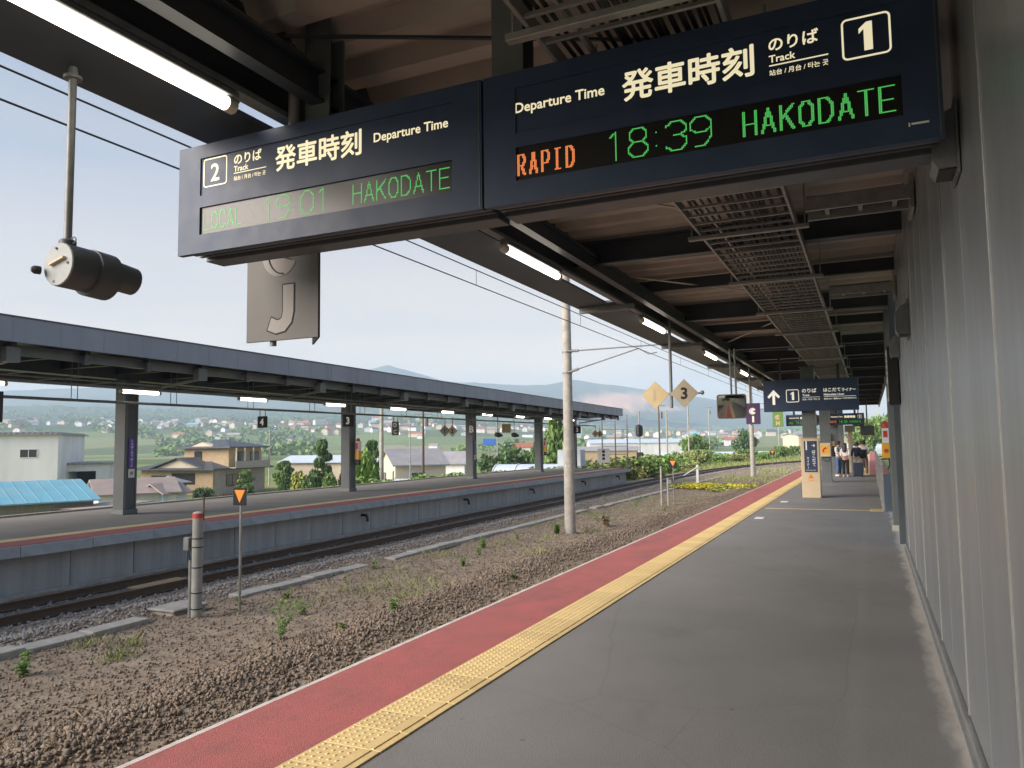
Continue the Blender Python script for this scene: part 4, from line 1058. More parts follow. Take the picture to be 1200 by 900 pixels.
def mirror():
    t = thing('convex_mirror', 'rectangular platform mirror with brown rim hanging from the canopy', 'mirror', (-3.66, 21.0, 2.39))
    w, h = .75, .64
    mb = MB(); n = 10; vs = []; fs = []
    for i in range(n + 1):
        for j in range(n + 1):
            u, v = i / n - .5, j / n - .5; vs.append((w / 2 + u * w * .94, -.05 + .10 * (u * u + v * v), h / 2 + v * h * .94))
    for i in range(n):
        for j in range(n): fs.append((i * (n + 1) + j, (i + 1) * (n + 1) + j, (i + 1) * (n + 1) + j + 1, i * (n + 1) + j + 1))
    mb.add(vs, fs); mb.build('glass', 'mirror_glass', t, True)
    mb = MB(); rounded_frame(mb, 0, w, 0, h, -.012, .035, .07); rounded_frame(mb, -.006, w + .006, -.006, h + .006, .02, .05, .07); mb.build('rim', 'bark', t)
    MB().bbox(.03, w - .03, .02, .06, .03, h - .03, .01).build('back', 'sign_grey', t)
    for x in (.38, .50): MB().cyl((x, .05, h * .4), (x, .05, 1.85), .026, n=8).build('pole', 'grey_steel', t, True)
    t.rotation_euler = (R(8), 0, R(6))
mirror()
def arrow_sign():
    t = thing('direction_sign', 'navy overhead sign with up arrow, track 1, above the cream-cased column', 'sign', (-2.99, 25.45, 2.69))
    w, h = 2.75, .98
    MB().bbox(0, w, 0, .22, 0, h, .008).build('case', 'board_navy', t)
    MB().box(.06, w - .06, -.004, -.0005, .08, h - .08).build('face', 'board_navy', t)
    y = -.006
    mb = MB(); mb.prism([(.27, .22), (.35, .22), (.35, .52), (.45, .42), (.50, .475), (.31, .69), (.12, .475), (.17, .42), (.27, .52)], 'y', y - .002, y); mb.build('arrow', 'text_lit', t)
    mb = MB(); rounded_frame(mb, .68, 1.06, .28, .68, y, .022, .05); mb.build('number_frame', 'text_lit', t)
    numeral_one(t, .875, .48, .25, y, 'text_lit')
    lettering(t, 'のりば', 1.15, 1.57, .63, y, 'text_lit', .02)
    lettering(t, 'Track', 1.16, 1.37, .49, y, 'text_lit', .02)
    lettering(t, '站台 / 月台 / 타는 곳', 1.16, 1.66, .36, y, 'text_lit', .01)
    lettering(t, 'はこだて', 1.77, 2.26, .63, y, 'text_lit', .022)
    lettering(t, 'ライナー', 2.29, 2.68, .62, y, 'text_lit', .02, h=.10)
    lettering(t, 'Hakodate Liner', 1.78, 2.36, .49, y, 'text_lit', .02)
    for a, b in ((1.16, 1.66), (1.78, 2.68)): MB().box(a, b, y - .001, y, .42, .43).build('rule', 'text_lit', t)
    lettering(t, '函馆Liner / 函館Liner / 하코다테라이너', 1.78, 2.68, .36, y, 'text_lit', .01)
    for x in (.5, 2.2): MB().box(x - .04, x + .04, .06, .14, h, 1.70).build('hanger', 'steel_navy', t)
arrow_sign()
def small_board(label, x0, x1, y, z0, z1, a, b, ca, cb, title, num):
    t = thing('departure_board', label, 'departure board', (x0, y, z0)); w, h = x1 - x0, z1 - z0
    MB().bbox(0, w, 0, .4, 0, h, .01).build('housing', 'board_navy', t)
    MB().box(.06 * w, .94 * w, -.003, -.0005, .12 * h, .42 * h).build('led_panel', 'led_panel', t)
    lettering(t, title, .10 * w, .42 * w, .70 * h, -.004, 'text_warm', .02)
    lettering(t, '発車時刻', .46 * w, .76 * w, .70 * h, -.004, 'text_warm', .03)
    (numeral_one(t, .885 * w, .70 * h, .2 * h, -.004, 'text_warm') if num == '1' else lettering(t, num, .87 * w, .90 * w, .70 * h, -.004, 'text_warm', .02, h=.2 * h))
    mb = MB(); rounded_frame(mb, .83 * w, .94 * w, .55 * h, .85 * h, -.004, .008, .02); mb.build('number_frame', 'text_warm', t)
    led_text(t, a, .08 * w, .24 * w, .17 * h, .20 * h, -.005, ca, 11)
    led_text(t, b, .32 * w, .54 * w, .15 * h, .24 * h, -.005, cb, 11)
    led_text(t, 'HAKODATE', .60 * w, .92 * w, .17 * h, .20 * h, -.005, cb, 11)
    for x in (.25 * w, .75 * w): MB().box(x - .05, x + .05, .15, .25, h, 4.4 - z0).build('hanger', 'steel_navy', t)
small_board('small distant departure board with orange and green LED text beyond the people', -1.98, -.20, 44.0, 2.56, 3.16, 'RAPID', '18:39', 'led_orange', 'led_green', 'Departure Time', '1')
small_board('distant departure board with dim green LED text behind the cased column', -4.1, -2.5, 44.6, 2.56, 3.16, 'LOCAL', '19:01', 'led_green', 'led_green', 'Departure Time', '2')
t = thing('platform_clock', 'round black clock with white hour marks between the distant boards', 'clock', (-2.30, 43.6, 2.83))
MB().lathe([(.26, 0), (.27, .01), (.27, .12)], (0, .06, 0), (0, -1, 0), 24).build('case', 'black', t, True)
for k in range(12):
    a = R(30 * k); MB().bar((math.sin(a) * .19, -.065, math.cos(a) * .19), (math.sin(a) * .235, -.065, math.cos(a) * .235), .006, .018, (0, 1, 0)).build('hour_mark', 'text_white', t)
for a, l in ((R(185), .13), (R(200), .19)): MB().bar((0, -.07, 0), (math.sin(a) * l, -.07, math.cos(a) * l), .006, .02, (0, 1, 0)).build('hand', 'text_white', t)
MB().cyl((0, 0, .27), (0, 0, 1.55), .03, n=8).build('hanger', 'steel_navy', t)
t = thing('number_sign', 'small black hanging sign with white number 1 at the canopy far end', 'sign', (-.55, 50.0, 2.55))
MB().bbox(-.30, .30, 0, .06, 0, .55, .01).build('plate', 'black', t); lettering(t, '1', -.06, .06, .28, -.004, 'text_white', .03, h=.36)
MB().cyl((0, .03, .55), (0, .03, 1.85), .03, n=8).build('hanger', 'steel_navy', t)
t = thing('ceiling_monitor', 'reddish-brown monitor housing hanging beyond the small number 1 sign', 'monitor', (-.1, 55.0, 2.05))
MB().bbox(-.42, .42, -.2, .35, 0, .62, .06).build('case', 'rail_steel', t); MB().box(-.35, .35, -.206, -.2005, .08, .54).build('screen', 'glass_dark', t); MB().cyl((0, .1, .62), (0, .1, 2.36), .04, n=8).build('hanger', 'steel_navy', t)
def emergency(label, x, y, z, big=1.0):
    t = thing('emergency_button', label, 'emergency button', (x, y, z), 0, 'platform emergency buttons')
    MB().bbox(-.085, .085, -.08, .08, 0, .34, .012).build('case', 'yellow_box', t)
    MB().bbox(-.07, .07, -.07, .07, .342, .68, .008).build('panel', 'cloth_white', t)
    MB().box(-.045, .045, -.0735, -.0705, .47, .62).build('mark', 'red_paint', t)
    MB().lathe([(.075, 0), (.08, .03), (.07, .12), (.03, .16)], (0, 0, .682), (0, 0, 1), 12).build('beacon', 'red_paint', t, True)
    MB().cyl((0, -.081, .17), (0, -.10, .17), .045, n=12).build('button', 'red_paint', t)
    MB().tube([(.05, 0, 0), (.06, 0, -.15), (.02, .02, -.25)], .015, 6).build('cable', 'cable', t)
emergency('yellow emergency button with red beacon on the slim post at right', .33, 19.45, 1.36)
emergency('yellow emergency button with red beacon left of the phone-box column', -2.13, 35.1, 1.45)
emergency('distant yellow emergency button behind the standing pair of travellers', -1.98, 44.4, 1.35)
t = thing('phone_box', 'cream and yellow emergency telephone box strapped to the second column', 'telephone', (-1.72, 35.17, 1.08))
MB().bbox(-.22, .22, -.11, 0, 0, .58, .012).build('case', 'cream', t); MB().box(-.17, .17, -.115, -.1105, .12, .46).build('face', 'yellow_box', t)
MB().tube([(-.06, -.12, .20), (-.09, -.12, .27), (-.05, -.12, .34), (.04, -.12, .37)], .03, 6).build('handset_symbol', 'red_paint', t)
MB().tube([(.15, -.06, 0), (.2, -.08, -.14), (.05, -.1, -.2), (-.12, -.06, -.12), (-.14, -.05, 0)], .012, 6).build('cable', 'cable', t)
t = thing('notice_plate', 'small cream notice with orange mark on the third column', 'sign', (-1.85, 44.57, 1.30))
MB().bbox(-.15, .15, -.02, 0, 0, .4, .004).build('plate', 'cream', t); MB().box(-.06, .06, -.024, -.0205, .15, .27).build('mark', 'orange_reflect', t)
t = thing('cream_pipe', 'cream pipe column with a square head behind the couple', 'post', (-.95, 46, 0))
MB().cyl((0, 0, 0), (0, 0, 2.2), .12, n=12).build('shaft', 'cream', t, True); MB().bbox(-.26, .26, -.26, .26, 2.2, 2.55, .02).build('head', 'sign_tan', t)
def guard_rail():
    t = thing('guard_rail', 'pale metal guard railing along the right side of the far platform', 'railing', (.24, 21.2, 0))
    for k in range(12):
        y = k * 2.0
        MB().bbox(-.03, .03, y - .03, y + .03, 0, 1.16, .006).build('post', 'galvanised', t)
        if k < 11: MB().bbox(-.012, .012, y + .05, y + 1.95, .10, 1.02, .004).build('panel', 'concrete_pale', t)
    MB().cyl((0, -.05, 1.18), (0, 22.05, 1.18), .032, n=10).build('handrail', 'aluminium', t, True)
    MB().cyl((0, -.05, .06), (0, 22.05, .06), .02, n=8).build('bottom_rail', 'galvanised', t, True)
guard_rail()

# ---- between the platforms
def mast(label, x, y, top, r0, arms=True):
    t = thing('catenary_mast', label, 'catenary mast', (x, y, -1.0), 0, 'concrete catenary masts')
    MB().lathe([(r0, -.3), (r0 * .82, 5.0), (r0 * .68, top)], (0, 0, 0), (0, 0, 1), 20).build('pole', 'concrete_pale', t, True)
    if arms:
        wx = -5.7 - x
        for z0, z1, xe in ((5.60, 5.62, wx + .25), (4.95, 5.55, wx - .35)):
            a = MB().cyl((r0 * .8, -.3, z0), (xe, -.3, z1), .022, n=8).build('cantilever_arm', 'grey_steel', t, True)
            d = Vector((xe - r0 * .8, 0, z1 - z0)).normalized(); p = Vector((r0 * .8, -.3, z0))
            MB().lathe([(.03, 0), (.055, .02), (.035, .05), (.055, .08), (.035, .11), (.055, .14), (.035, .17), (.055, .20), (.03, .24)], p + d * .12, d, 10).build('insulator', 'concrete', a, True)
            MB().lathe([(r0 * .86, 0), (r0 * .86, .06)], (0, 0, z0 - .03), (0, 0, 1), 16).build('clamp', 'grey_steel', a)
        MB().tube([(wx - .35, -.3, 5.55), (wx - .05, -.3, 5.36), (wx + .2, -.3, 5.40)], .014, 6).build('registration_arm', 'grey_steel', t)
        MB().cyl((0, -r0 * .8, 2.1), (0, -r0 * .8 - .01, 2.1), .07, n=10).build('number_tag', 'cloth_white', t)
    return t
mast('tall concrete mast in the soil strip in front of the far platform', -8.41, 22.3, 11.0, .175)
mast('second concrete mast farther along, right of the yellow flowers', -8.26, 62.0, 11.0, .19)
mast('farthest concrete mast behind the green H sign', -7.2, 101.0, 11.0, .19, False)
for zc, l, r_ in ((4.38, 'lower overhead contact wire beyond the canopy edge', .009), (4.63, 'upper overhead carrier wire beyond the canopy edge', .009)):
    mb = MB(); pts = [(-5.7, y, zc) for y in np.arange(-12, 110, 6.0)]; mb.tube(pts, r_, 5); o = tag(mb.build('overhead_wire', 'cable'), l, 'wire', 'overhead wires')
    if zc < 4.5:
        for y in np.arange(1.0, 100, 5.0): MB().cyl((-5.7, y, 4.38), (-5.7, y, 4.63), .005, n=4).build('dropper', 'cable', o)
t = thing('banded_post', 'grey trackside post with red top band, straps and a metal box', 'post', (-10.14, 9.49, -1.0))
MB().cyl((0, 0, 0), (0, 0, 1.64), .085, n=16).build('pipe', 'concrete', t, True)
MB().cyl((0, 0, 1.64), (0, 0, 1.72), .087, n=16).build('red_band', 'red_paint', t, True)
MB().lathe([(.085, 0), (.065, .02), (.02, .03)], (0, 0, 1.72), (0, 0, 1), 16).build('cap', 'concrete_pale', t, True)
for z in (.16, .42, .83, 1.16, 1.30): MB().cyl((0, 0, z), (0, 0, z + .018), .090, n=16).build('strap', 'cable', t)
MB().cyl((.07, .05, 1.6), (.07, .05, 2.02), .014, n=8).build('rod', 'rail_steel', t); MB().bbox(.04, .10, .02, .08, 2.0, 2.05, .01).build('rod_head', 'black', t)
MB().bbox(-.27, -.14, -.06, .06, 1.10, 1.32, .012).build('box', 'grey_steel', t); MB().box(-.15, -.08, -.02, .02, 1.14, 1.28).build('bracket', 'rail_steel', t)
MB().cyl((-.135, -.02, 0), (-.135, -.02, .95), .028, n=8).build('conduit', 'galvanised', t); MB().tube([(-.2, 0, 1.1), (-.16, -.02, 1.0), (-.135, -.02, .95)], .012, 5).build('cable', 'cable', t)
def marker(label, x, y, h, s=.30):
    t = thing('triangle_marker', label, 'marker sign', (x, y, -1.0), 0, 'orange triangle markers')
    MB().cyl((0, 0, 0), (0, 0, h), .022, n=8).build('pole', 'galvanised', t, True)
    MB().bbox(-s / 2, s / 2, -.032, -.022, h - .04, h - .04 + s, .003).build('plate', 'sign_dark', t)
    MB().prism([(-s * .40, h - .04 + s * .88), (s * .40, h - .04 + s * .88), (0, h - .04 + s * .15)], 'y', -.036, -.0325).build('triangle', 'orange_reflect', t)
marker('orange triangle marker on a thin pole beside the banded post', -9.9, 10.2, 1.84)
marker('orange triangle marker next to the twin grey posts', -7.81, 33.5, 1.72, .33)
marker('far orange triangle marker near the second mast', -7.0, 64, 1.7, .36)
for x, y, h, l in ((-8.30, 33.3, 1.7, 'taller of the twin grey posts in the soil strip'), (-8.05, 33.45, 1.2, 'shorter of the twin grey posts, with a lens box')):
    t = thing('sensor_post', l, 'post', (x, y, -1.0))
    MB().cyl((0, 0, 0), (0, 0, h), .045, n=10).build('pipe', 'concrete_pale', t, True); MB().lathe([(.045, 0), (.05, .01), (.03, .03)], (0, 0, h), (0, 0, 1), 10).build('cap', 'concrete_pale', t)
    if h < 1.5: MB().bbox(.03, .20, -.08, .08, h - .25, h - .05, .02).build('lens_box', 'grey_steel', t)
t = thing('barrier_post', 'short white post with a slanted white arm past the yellow flowers', 'post', (-10.4, 51.5, -1.0))
MB().bbox(-.08, .08, -.05, .05, 0, 1.25, .01).build('post', 'trim_white', t); MB().bar((-.9, 0, .55), (0, 0, 1.1), .06, .22, (0, 1, 0)).build('arm', 'trim_white', t)
t = thing('signal_post', 'railway signal with oval dark head beyond the far platform end', 'signal', (-20.3, 73.4, -1.2))
MB().cyl((0, 0, 0), (0, 0, 6.0), .07, n=8).build('pole', 'galvanised', t); MB().lathe([(.1, 0), (.34, .12), (.36, .6), (.34, 1.05), (.1, 1.2)], (0, -.1, 3.5), (0, 0, 1), 12).build('backboard', 'black', t, True)
for z in (3.85, 4.15, 4.42): MB().cyl((0, -.47, z), (0, -.60, z + .01), .11, .12, 10).build('lens_hood', 'black', t)
MB().bbox(-.3, .3, -.2, .1, 1.5, 2.0, .04).build('relay_box', 'sign_dark', t)

# ================================================================== FAR PLATFORM: canopy and fittings (far platform axes)
FPT = Matrix.Translation(FP_LOC) @ Matrix.Rotation(FP_RZ, 4, 'Z')
def fthing(name, label, cat, x, y, z, group=None): return thing(name, label, cat, fp(x, y, z), FP_RZ, group)
DROP = -.0075                                                          # the roof falls slightly along its length
def fz(y, z): return z + DROP * y
def far_canopy():
    t = fthing('platform_canopy', 'long dark slate canopy over the far platform on square columns', 'canopy', -4.1, 6, 0)
    def L(x, y, z): return (x + 4.1, y - 6, z)
    def beam(name, m, x0, x1, z0, z1, y0=-24, y1=43.0):
        mb = MB(); vs = [L(x, y, fz(y, z)) for y in (y0, y1) for x, z in ((x0, z0), (x1, z0), (x1, z1), (x0, z1))]
        mb.add(vs, [(0, 1, 2, 3), (7, 6, 5, 4), (0, 4, 5, 1), (1, 5, 6, 2), (2, 6, 7, 3), (3, 7, 4, 0)]); return mb.build(name, m, t)
    beam('roof', 'steel_navy', -7.6, -.62, 4.12, 4.22)
    beam('fascia', 'fascia', -.62, -.56, 3.93, 4.42)
    beam('fascia_cap', 'steel_slate', -.66, -.54, 4.421, 4.45)
    beam('edge_beam', 'steel_column', -1.06, -1.0, 3.72, 3.90)
    beam('edge_beam', 'steel_column', -1.10, -.96, 3.901, 3.925)
    beam('rear_fascia', 'steel_slate', -7.66, -7.601, 3.85, 4.3)
    beam('spine_beam', 'steel_navy', -4.3, -3.9, 3.74, 4.1)
    # standing seams on the fascia
    me = None
    for k in range(66):
        y = -23.5 + k * 1.0; z0 = fz(y, 3.935); mb = MB(); mb.box(.001, .005, -.006, .006, 0, .48)
        if me is None: me = mb.mesh('fascia_seam', 'fascia')
        obj('fascia_seam', me, t, L(-.561, y, z0))
    y = -22.0; k = 0
    while y < 43:
        z = fz(y, 0)
        MB().box(*[q for a in ((-7.5 + 4.1, -.8 + 4.1), (y - 6.06, y - 5.94), (z + 3.86, z + 4.115)) for q in a]).build('rafter', 'steel_navy', t)
        if k % 3 == 2:
            MB().box(*[q for a in ((-.98 + 4.1, -.80 + 4.1), (y - 6.14, y - 5.86), (z + 3.56, z + 3.86)) for q in a]).build('bracket', 'steel_column', t)
            MB().bar(L(-.9, y, z + 3.60), L(-2.6, y, z + 3.40), .08, .06).build('strut', 'steel_column', t)
        else: MB().box(*[q for a in ((-.90 + 4.1, -.80 + 4.1), (y - 6.07, y - 5.93), (z + 3.66, z + 3.86)) for q in a]).build('bracket', 'steel_slate', t)
        y += 1.62; k += 1
    for y in (-13.6, -3.9, 6.0, 16.2, 26.8, 36.1, 43.9 - 1.4):
        c = MB().bbox(-.21, .21, y - 6.21, y - 5.79, 0, fz(y, 3.74), .012).build('column', 'steel_slate', t)
        MB().bbox(-.235, .235, y - 6.235, y - 5.765, 0, .14, .01).build('base_collar', 'steel_column', c)
        MB().box(.2105, .222, y - 6.19, y - 6.14, .15, fz(y, 3.6)).build('flange_edge', 'steel_column', c); MB().box(.2105, .222, y - 5.86, y - 5.81, .15, fz(y, 3.6)).build('flange_edge', 'steel_column', c)
    for k in range(22):
        y = -20 + k * 2.9
        for xx in (-2.33, -2.55): MB().cyl(L(xx, y, 2.98), L(xx, y, fz(y, 4.12)), .010, n=5).build('rail_hanger', 'grey_steel', t)
    MB().cyl(L(-2.4, -24, 2.97), L(-2.4, 42.5, 2.95), .035, n=8).build('service_pipe', 'grey_steel', t, True)
    MB().bbox(-2.48 + 4.1, -2.32 + 4.1, -30, 36.5, 3.30, 3.36, .005).build('lamp_rail', 'grey_steel', t)
    MB().cyl(L(-2.25, -24, 3.44), L(-2.25, 42.5, 3.42), .022, n=6).build('service_pipe', 'galvanised', t, True)
far_canopy()
fl = None
names = ['nearest', 'second', 'third', 'fourth', 'fifth', 'sixth', 'seventh', 'eighth', 'ninth', 'tenth', 'eleventh']
for k in range(-1, 10):
    y = .96 + 4.05 * k; l = '%s lit lamp from the left under the far canopy' % names[k + 1]
    if fl is None: fl = fluorescent(fp(-2.4, y, 3.245), l, 'lamps under the far canopy', 1.25, .045, FP_RZ)
    else: copy_tree(fl, fp(-2.4, y, 3.245), label=l)
def far_plate(label, x, y, z, s, txt, m='sign_dark', mt='text_white', w=None, hang=3.0, tb=.04):
    t = fthing('hanging_sign', label, 'sign', x, y, z); w = w or s
    MB().bbox(-w / 2, w / 2, -.03, .03, 0, s, .006).build('plate', m, t)
    if txt:
        n = len(txt)
        for i, ch in enumerate(txt): lettering(t, ch, -w * .22, w * .22, s * (1 - (i + .5) / n), -.034, mt, tb, h=s * .62 / n)
    for q in (-.3, .3): MB().cyl((q * w, 0, s), (q * w, 0, hang - z), .014, n=5).build('hanger', 'grey_steel', t)
    return t
far_plate('dark square sign with white number 4 under the far canopy', -2.6, 9.7, 2.40, .36, '4')
far_plate('dark square sign with white number 3 in front of a far column', -2.6, 14.15, 2.50, .44, '3', hang=3.7)
far_plate('grey sign with letters D and C under the far canopy', -2.6, 17.3, 2.20, .55, 'DC', 'sign_grey', 'text_white', .3)
far_plate('grey sign with letter B beside the third far column', -2.6, 24.0, 2.25, .55, 'B', 'sign_grey', 'text_white', .3)
far_plate('dark sign with white number 3 near the far canopy end', -2.6, 39.2, 2.42, .48, '3')
far_plate('small reddish sign left of the distant number 3 sign', -2.6, 38.0, 2.35, .5, '', 'purple', 'text_white', .3)
far_plate('olive square mirror back hung under the far canopy', -2.6, 28.0, 2.38, .46, '', 'sign_yellow', 'text_white', .5)
for x, y, n_, l, m in ((-2.6, 21.35, '1', 'small pale diamond sign with number 1 under the far canopy', 'sign_pale'), (-2.6, 22.05, '2', 'small tan diamond sign with number 2 under the far canopy', 'sign_tan'),
                       (-2.6, 43.0, '1', 'tiny diamond sign at the far canopy end, left one', 'sign_yellow'), (-2.6, 44.0, '2', 'tiny diamond sign at the far canopy end, right one', 'sign_tan')):
    t = fthing('diamond_sign', l, 'sign', x, y, 2.42); r = .27
    MB().prism([(0, -r), (r, 0), (0, r), (-r, 0)], 'y', -.01, .01).build('plate', m, t); lettering(t, n_, -.06, .06, 0, -.013, 'sign_dark', .04, h=.2)
    MB().cyl((.0, .03, -.1), (.0, .03, .6), .018, n=6).build('hanger', 'grey_steel', t)
for y, l in ((26.9, 'left of two dark cameras hanging under the far canopy'), (29.0, 'right of two dark cameras hanging under the far canopy')):
    t = fthing('platform_camera', l, 'camera', -2.6, y, 2.28)
    MB().lathe([(.10, 0), (.12, .02), (.12, .3), (.08, .34), (.07, .5)], (0, -.2, 0), (.2, 1, -.1), 12).build('drum', 'black', t, True); MB().cyl((0, 0, .1), (0, 0, 1.0), .02, n=6).build('pole', 'grey_steel', t)
t = fthing('lit_sign_box', 'pale yellow lit sign with green mark at the left edge under the far canopy', 'sign', -2.6, 1.3, 2.40)
MB().bbox(-.40, .40, -.10, .10, 0, .66, .01).build('case', 'black', t); fcx = MB().box(-.36, .36, -.105, -.1005, .04, .62).build('face', 'cream', t)
mb = MB(); rounded_frame(mb, .02, .30, .32, .58, -.107, .025, .12); mb.build('ring_mark', 'sign_dark', fcx); MB().prism([(0, .14), (.2, .14), (.2, .08), (.32, .18), (.2, .28), (.2, .22), (0, .22)], 'y', -.109, -.106).build('arrow_mark', 'sign_green', fcx)
for s in (-.3, .3): MB().cyl((s, 0, .66), (s, 0, 1.0), .02, n=6).build('hanger', 'grey_steel', t)
for y, l, jp in ((6.0, 'violet station-name plate on the nearest far column', True), (26.8, 'violet name plate on the third far column', False)):
    t = fthing('name_plate', l, 'sign', -3.875, y, 1.0)
    MB().bbox(-.002, .014, -.11, .11, .26, 1.10, .003).build('plate', 'violet', t); MB().bbox(-.002, .014, -.10, .10, 0, .24, .003).build('lower_plate', 'cloth_white', t)
    o = lettering(t, 'しんはこだてほくと', -.045, .045, .68, 0, 'text_white', .02, h=.76, vertical=True); o.rotation_euler = (0, 0, R(90)); o.location = (.016, 0, 0)
    MB().box(.0145, .0155, -.05, .05, .08, .17).build('mark', 'sign_tan', t)
for y, l in ((16.2, 'yellow and white emergency button on the second far column'), (36.1, 'distant emergency button on the fourth far column')):
    t = fthing('emergency_button', l, 'emergency button', -3.70, y + .1, 1.25, 'far platform emergency buttons')
    MB().bbox(-.1, .1, -.1, .1, 0, .34, .012).build('case', 'yellow_box', t); MB().bbox(-.09, .09, -.09, .09, .342, .72, .008).build('panel', 'cloth_white', t); MB().lathe([(.07, 0), (.08, .03), (.06, .12)], (0, 0, .722), (0, 0, 1), 10).build('beacon', 'red_paint', t)
    MB().box(-.06, .06, -.094, -.0905, .40, .66).build('stripe', 'red_paint', t); MB().bbox(-.08, .08, -.08, .08, -.22, -.002, .02).build('receiver', 'black', t)
t = fthing('lattice_frame', 'thin ladder-like steel frame at the far canopy end', 'frame', -2.4, 45.5, 0)
for x in (-.5, .5, 1.4): MB().bbox(x - .04, x + .04, -.04, .04, 0, 3.8, .006).build('post', 'grey_steel', t)
for z in (.9, 1.5, 2.1, 2.7, 3.3): MB().box(-.46, 1.36, -.03, .03, z, z + .05).build('rung', 'grey_steel', t)
t = fthing('station_notice', 'white notice board with dark vertical text at the far platform end', 'sign', -2.4, 44.2, 0)
MB().bbox(-.45, .45, -.03, .03, .35, 1.35, .01).build('board', 'cloth_white', t); 
for z in (.55, .8, 1.05): MB().box(-.1, .1, -.034, -.0305, z, z + .18).build('mark', 'sign_dark', t)
for s in (-.4, .4): MB().box(s - .03, s + .03, -.03, .03, 0, .349).build('leg', 'grey_steel', t)
t = fthing('equipment_cabinet', 'pale blue equipment cabinet behind the last far column', 'cabinet', -4.9, 44.3, 0)
MB().bbox(-.9, .9, -.5, .5, .1, 1.3, .03).build('case', 'vinyl', t); MB().box(-.95, .95, -.55, .55, 0, .0995).build('plinth', 'concrete', t); MB().box(-.01, .01, -.506, -.5005, .15, 1.25).build('door_gap', 'grey_steel', t)

# ================================================================== COUNTRY BEHIND THE STATION
def lz(p): return float(land(p[0], p[1]))
def wall_ring(mb, x0, x1, y0, y1, z0, z1): mb.box(x0, x1, y0, y1, z0, z1)
def gable(mb, x0, x1, y0, y1, z, h, ov=.4, th=.12, axis='x'):
    "gable roof, ridge along axis"
    if axis == 'x':
        ym = (y0 + y1) / 2; s = h / ((y1 - y0) / 2)
        pr = [(y0 - ov, z - ov * s), (ym, z + h), (y1 + ov, z - ov * s), (y1 + ov, z - ov * s + th), (ym, z + h + th), (y0 - ov, z - ov * s + th)]
        mb.prism(pr, 'x', x0 - ov, x1 + ov)
    else:
        xm = (x0 + x1) / 2; s = h / ((x1 - x0) / 2)
        pr = [(x0 - ov, z - ov * s), (xm, z + h), (x1 + ov, z - ov * s), (x1 + ov, z - ov * s + th), (xm, z + h + th), (x0 - ov, z - ov * s + th)]
        mb.prism(pr, 'y', y0 - ov, y1 + ov)
def hip(mb, x0, x1, y0, y1, z, h, ov=.6, th=.18):
    a, b, c, d = x0 - ov, x1 + ov, y0 - ov, y1 + ov; k = (d - c) / 2
    xm0, xm1, ym = a + k, b - k, (c + d) / 2
    if xm0 > xm1: xm0 = xm1 = (a + b) / 2
    vs = [(a, c, z), (b, c, z), (b, d, z), (a, d, z), (a, c, z + th), (b, c, z + th), (b, d, z + th), (a, d, z + th), (xm0, ym, z + h), (xm1, ym, z + h)]
    mb.add(vs, [(0, 3, 2, 1), (0, 1, 5, 4), (1, 2, 6, 5), (2, 3, 7, 6), (3, 0, 4, 7), (4, 5, 9, 8), (5, 6, 9), (6, 7, 8, 9), (7, 4, 8)])
def window(t, x0, x1, z0, z1, y, face='-y', panes=2, fr='trim_white'):
    "framed window standing a little proud of a wall face"
    f = MB(); g = MB(); d = .06; tt = .06
    def bx(mb, a0, a1, b0, b1, lo, hi):
        if face == '-y': mb.box(a0, a1, y - hi, y - lo, b0, b1)
        else: mb.box(y + lo, y + hi, a0, a1, b0, b1)
    bx(f, x0, x1, z0, z0 + tt, .001, d); bx(f, x0, x1, z1 - tt, z1, .001, d)
    for i in range(panes + 1):
        xx = x0 + (x1 - x0 - tt) * i / panes; bx(f, xx, xx + tt, z0 + tt, z1 - tt, .001, d)
    w = f.build('window', fr, t)
    for i in range(panes):
        a = x0 + (x1 - x0 - tt) * i / panes + tt; b = x0 + (x1 - x0 - tt) * (i + 1) / panes
        g = MB(); bx(g, a + .002, b - .002, z0 + tt + .002, z1 - tt - .002, .004, .03); g.build('pane', 'glass_dark', w)
def wavy_edge(mb, x0, x1, y, z, n, r):
    for i in range(n):
        x = x0 + (x1 - x0) * (i + .5) / n; mb.cyl((x, y, z), (x, y + .3, z + .02), r, r, 6)
def warehouse():
    p = bear(-.589, 90); t = thing('warehouse', 'tall white warehouse with small window behind the blue-roofed shed', 'building', (p.x, p.y, -4.6), YAW + R(18))
    MB().box(-15, 0, 0, 14, 0, 8.15).build('wall', 'wall_white', t)
    rf = MB().box(-15.4, .4, -.45, 14.4, 8.152, 8.3).build('roof', 'roof_grey', t)
    for i in range(26): MB().cyl((-15.1 + i * .6, -.5, 8.36), (-15.1 + i * .6, 14.3, 8.36), .13, n=6).build('roof_rib', 'roof_grey', rf)
    window(t, -3.9, -2.1, 5.5, 6.5, 0); MB().box(-12, -6.2, -1.2, -.001, 2.9, 3.05).build('door_hood', 'roof_grey', t)
    p = bear(-.524, 96); t = thing('garage', 'low white garage with a wide dark opening beside the warehouse', 'building', (p.x, p.y, -4.6), YAW + R(18))
    mb = MB(); mb.box(-9, -6.9, 0, 8, 0, 4.5); mb.box(-1.3, 0, 0, 8, 0, 4.5); mb.box(-6.9, -1.3, 0, 8, 3.7, 4.5); mb.box(-6.9, -1.3, 7.8, 8, 0, 3.7); mb.build('wall', 'wall_white', t)
    MB().box(-6.9, -1.3, 5.5, 5.6, .0, 3.69).build('interior', 'dark_interior', t)
    rf = MB().box(-9.3, .35, -.4, 8.3, 4.502, 4.62).build('roof', 'roof_grey', t)
    for i in range(16): MB().cyl((-9.1 + i * .6, -.45, 4.68), (-9.1 + i * .6, 8.3, 4.68), .13, n=6).build('roof_rib', 'roof_grey', rf)
warehouse()
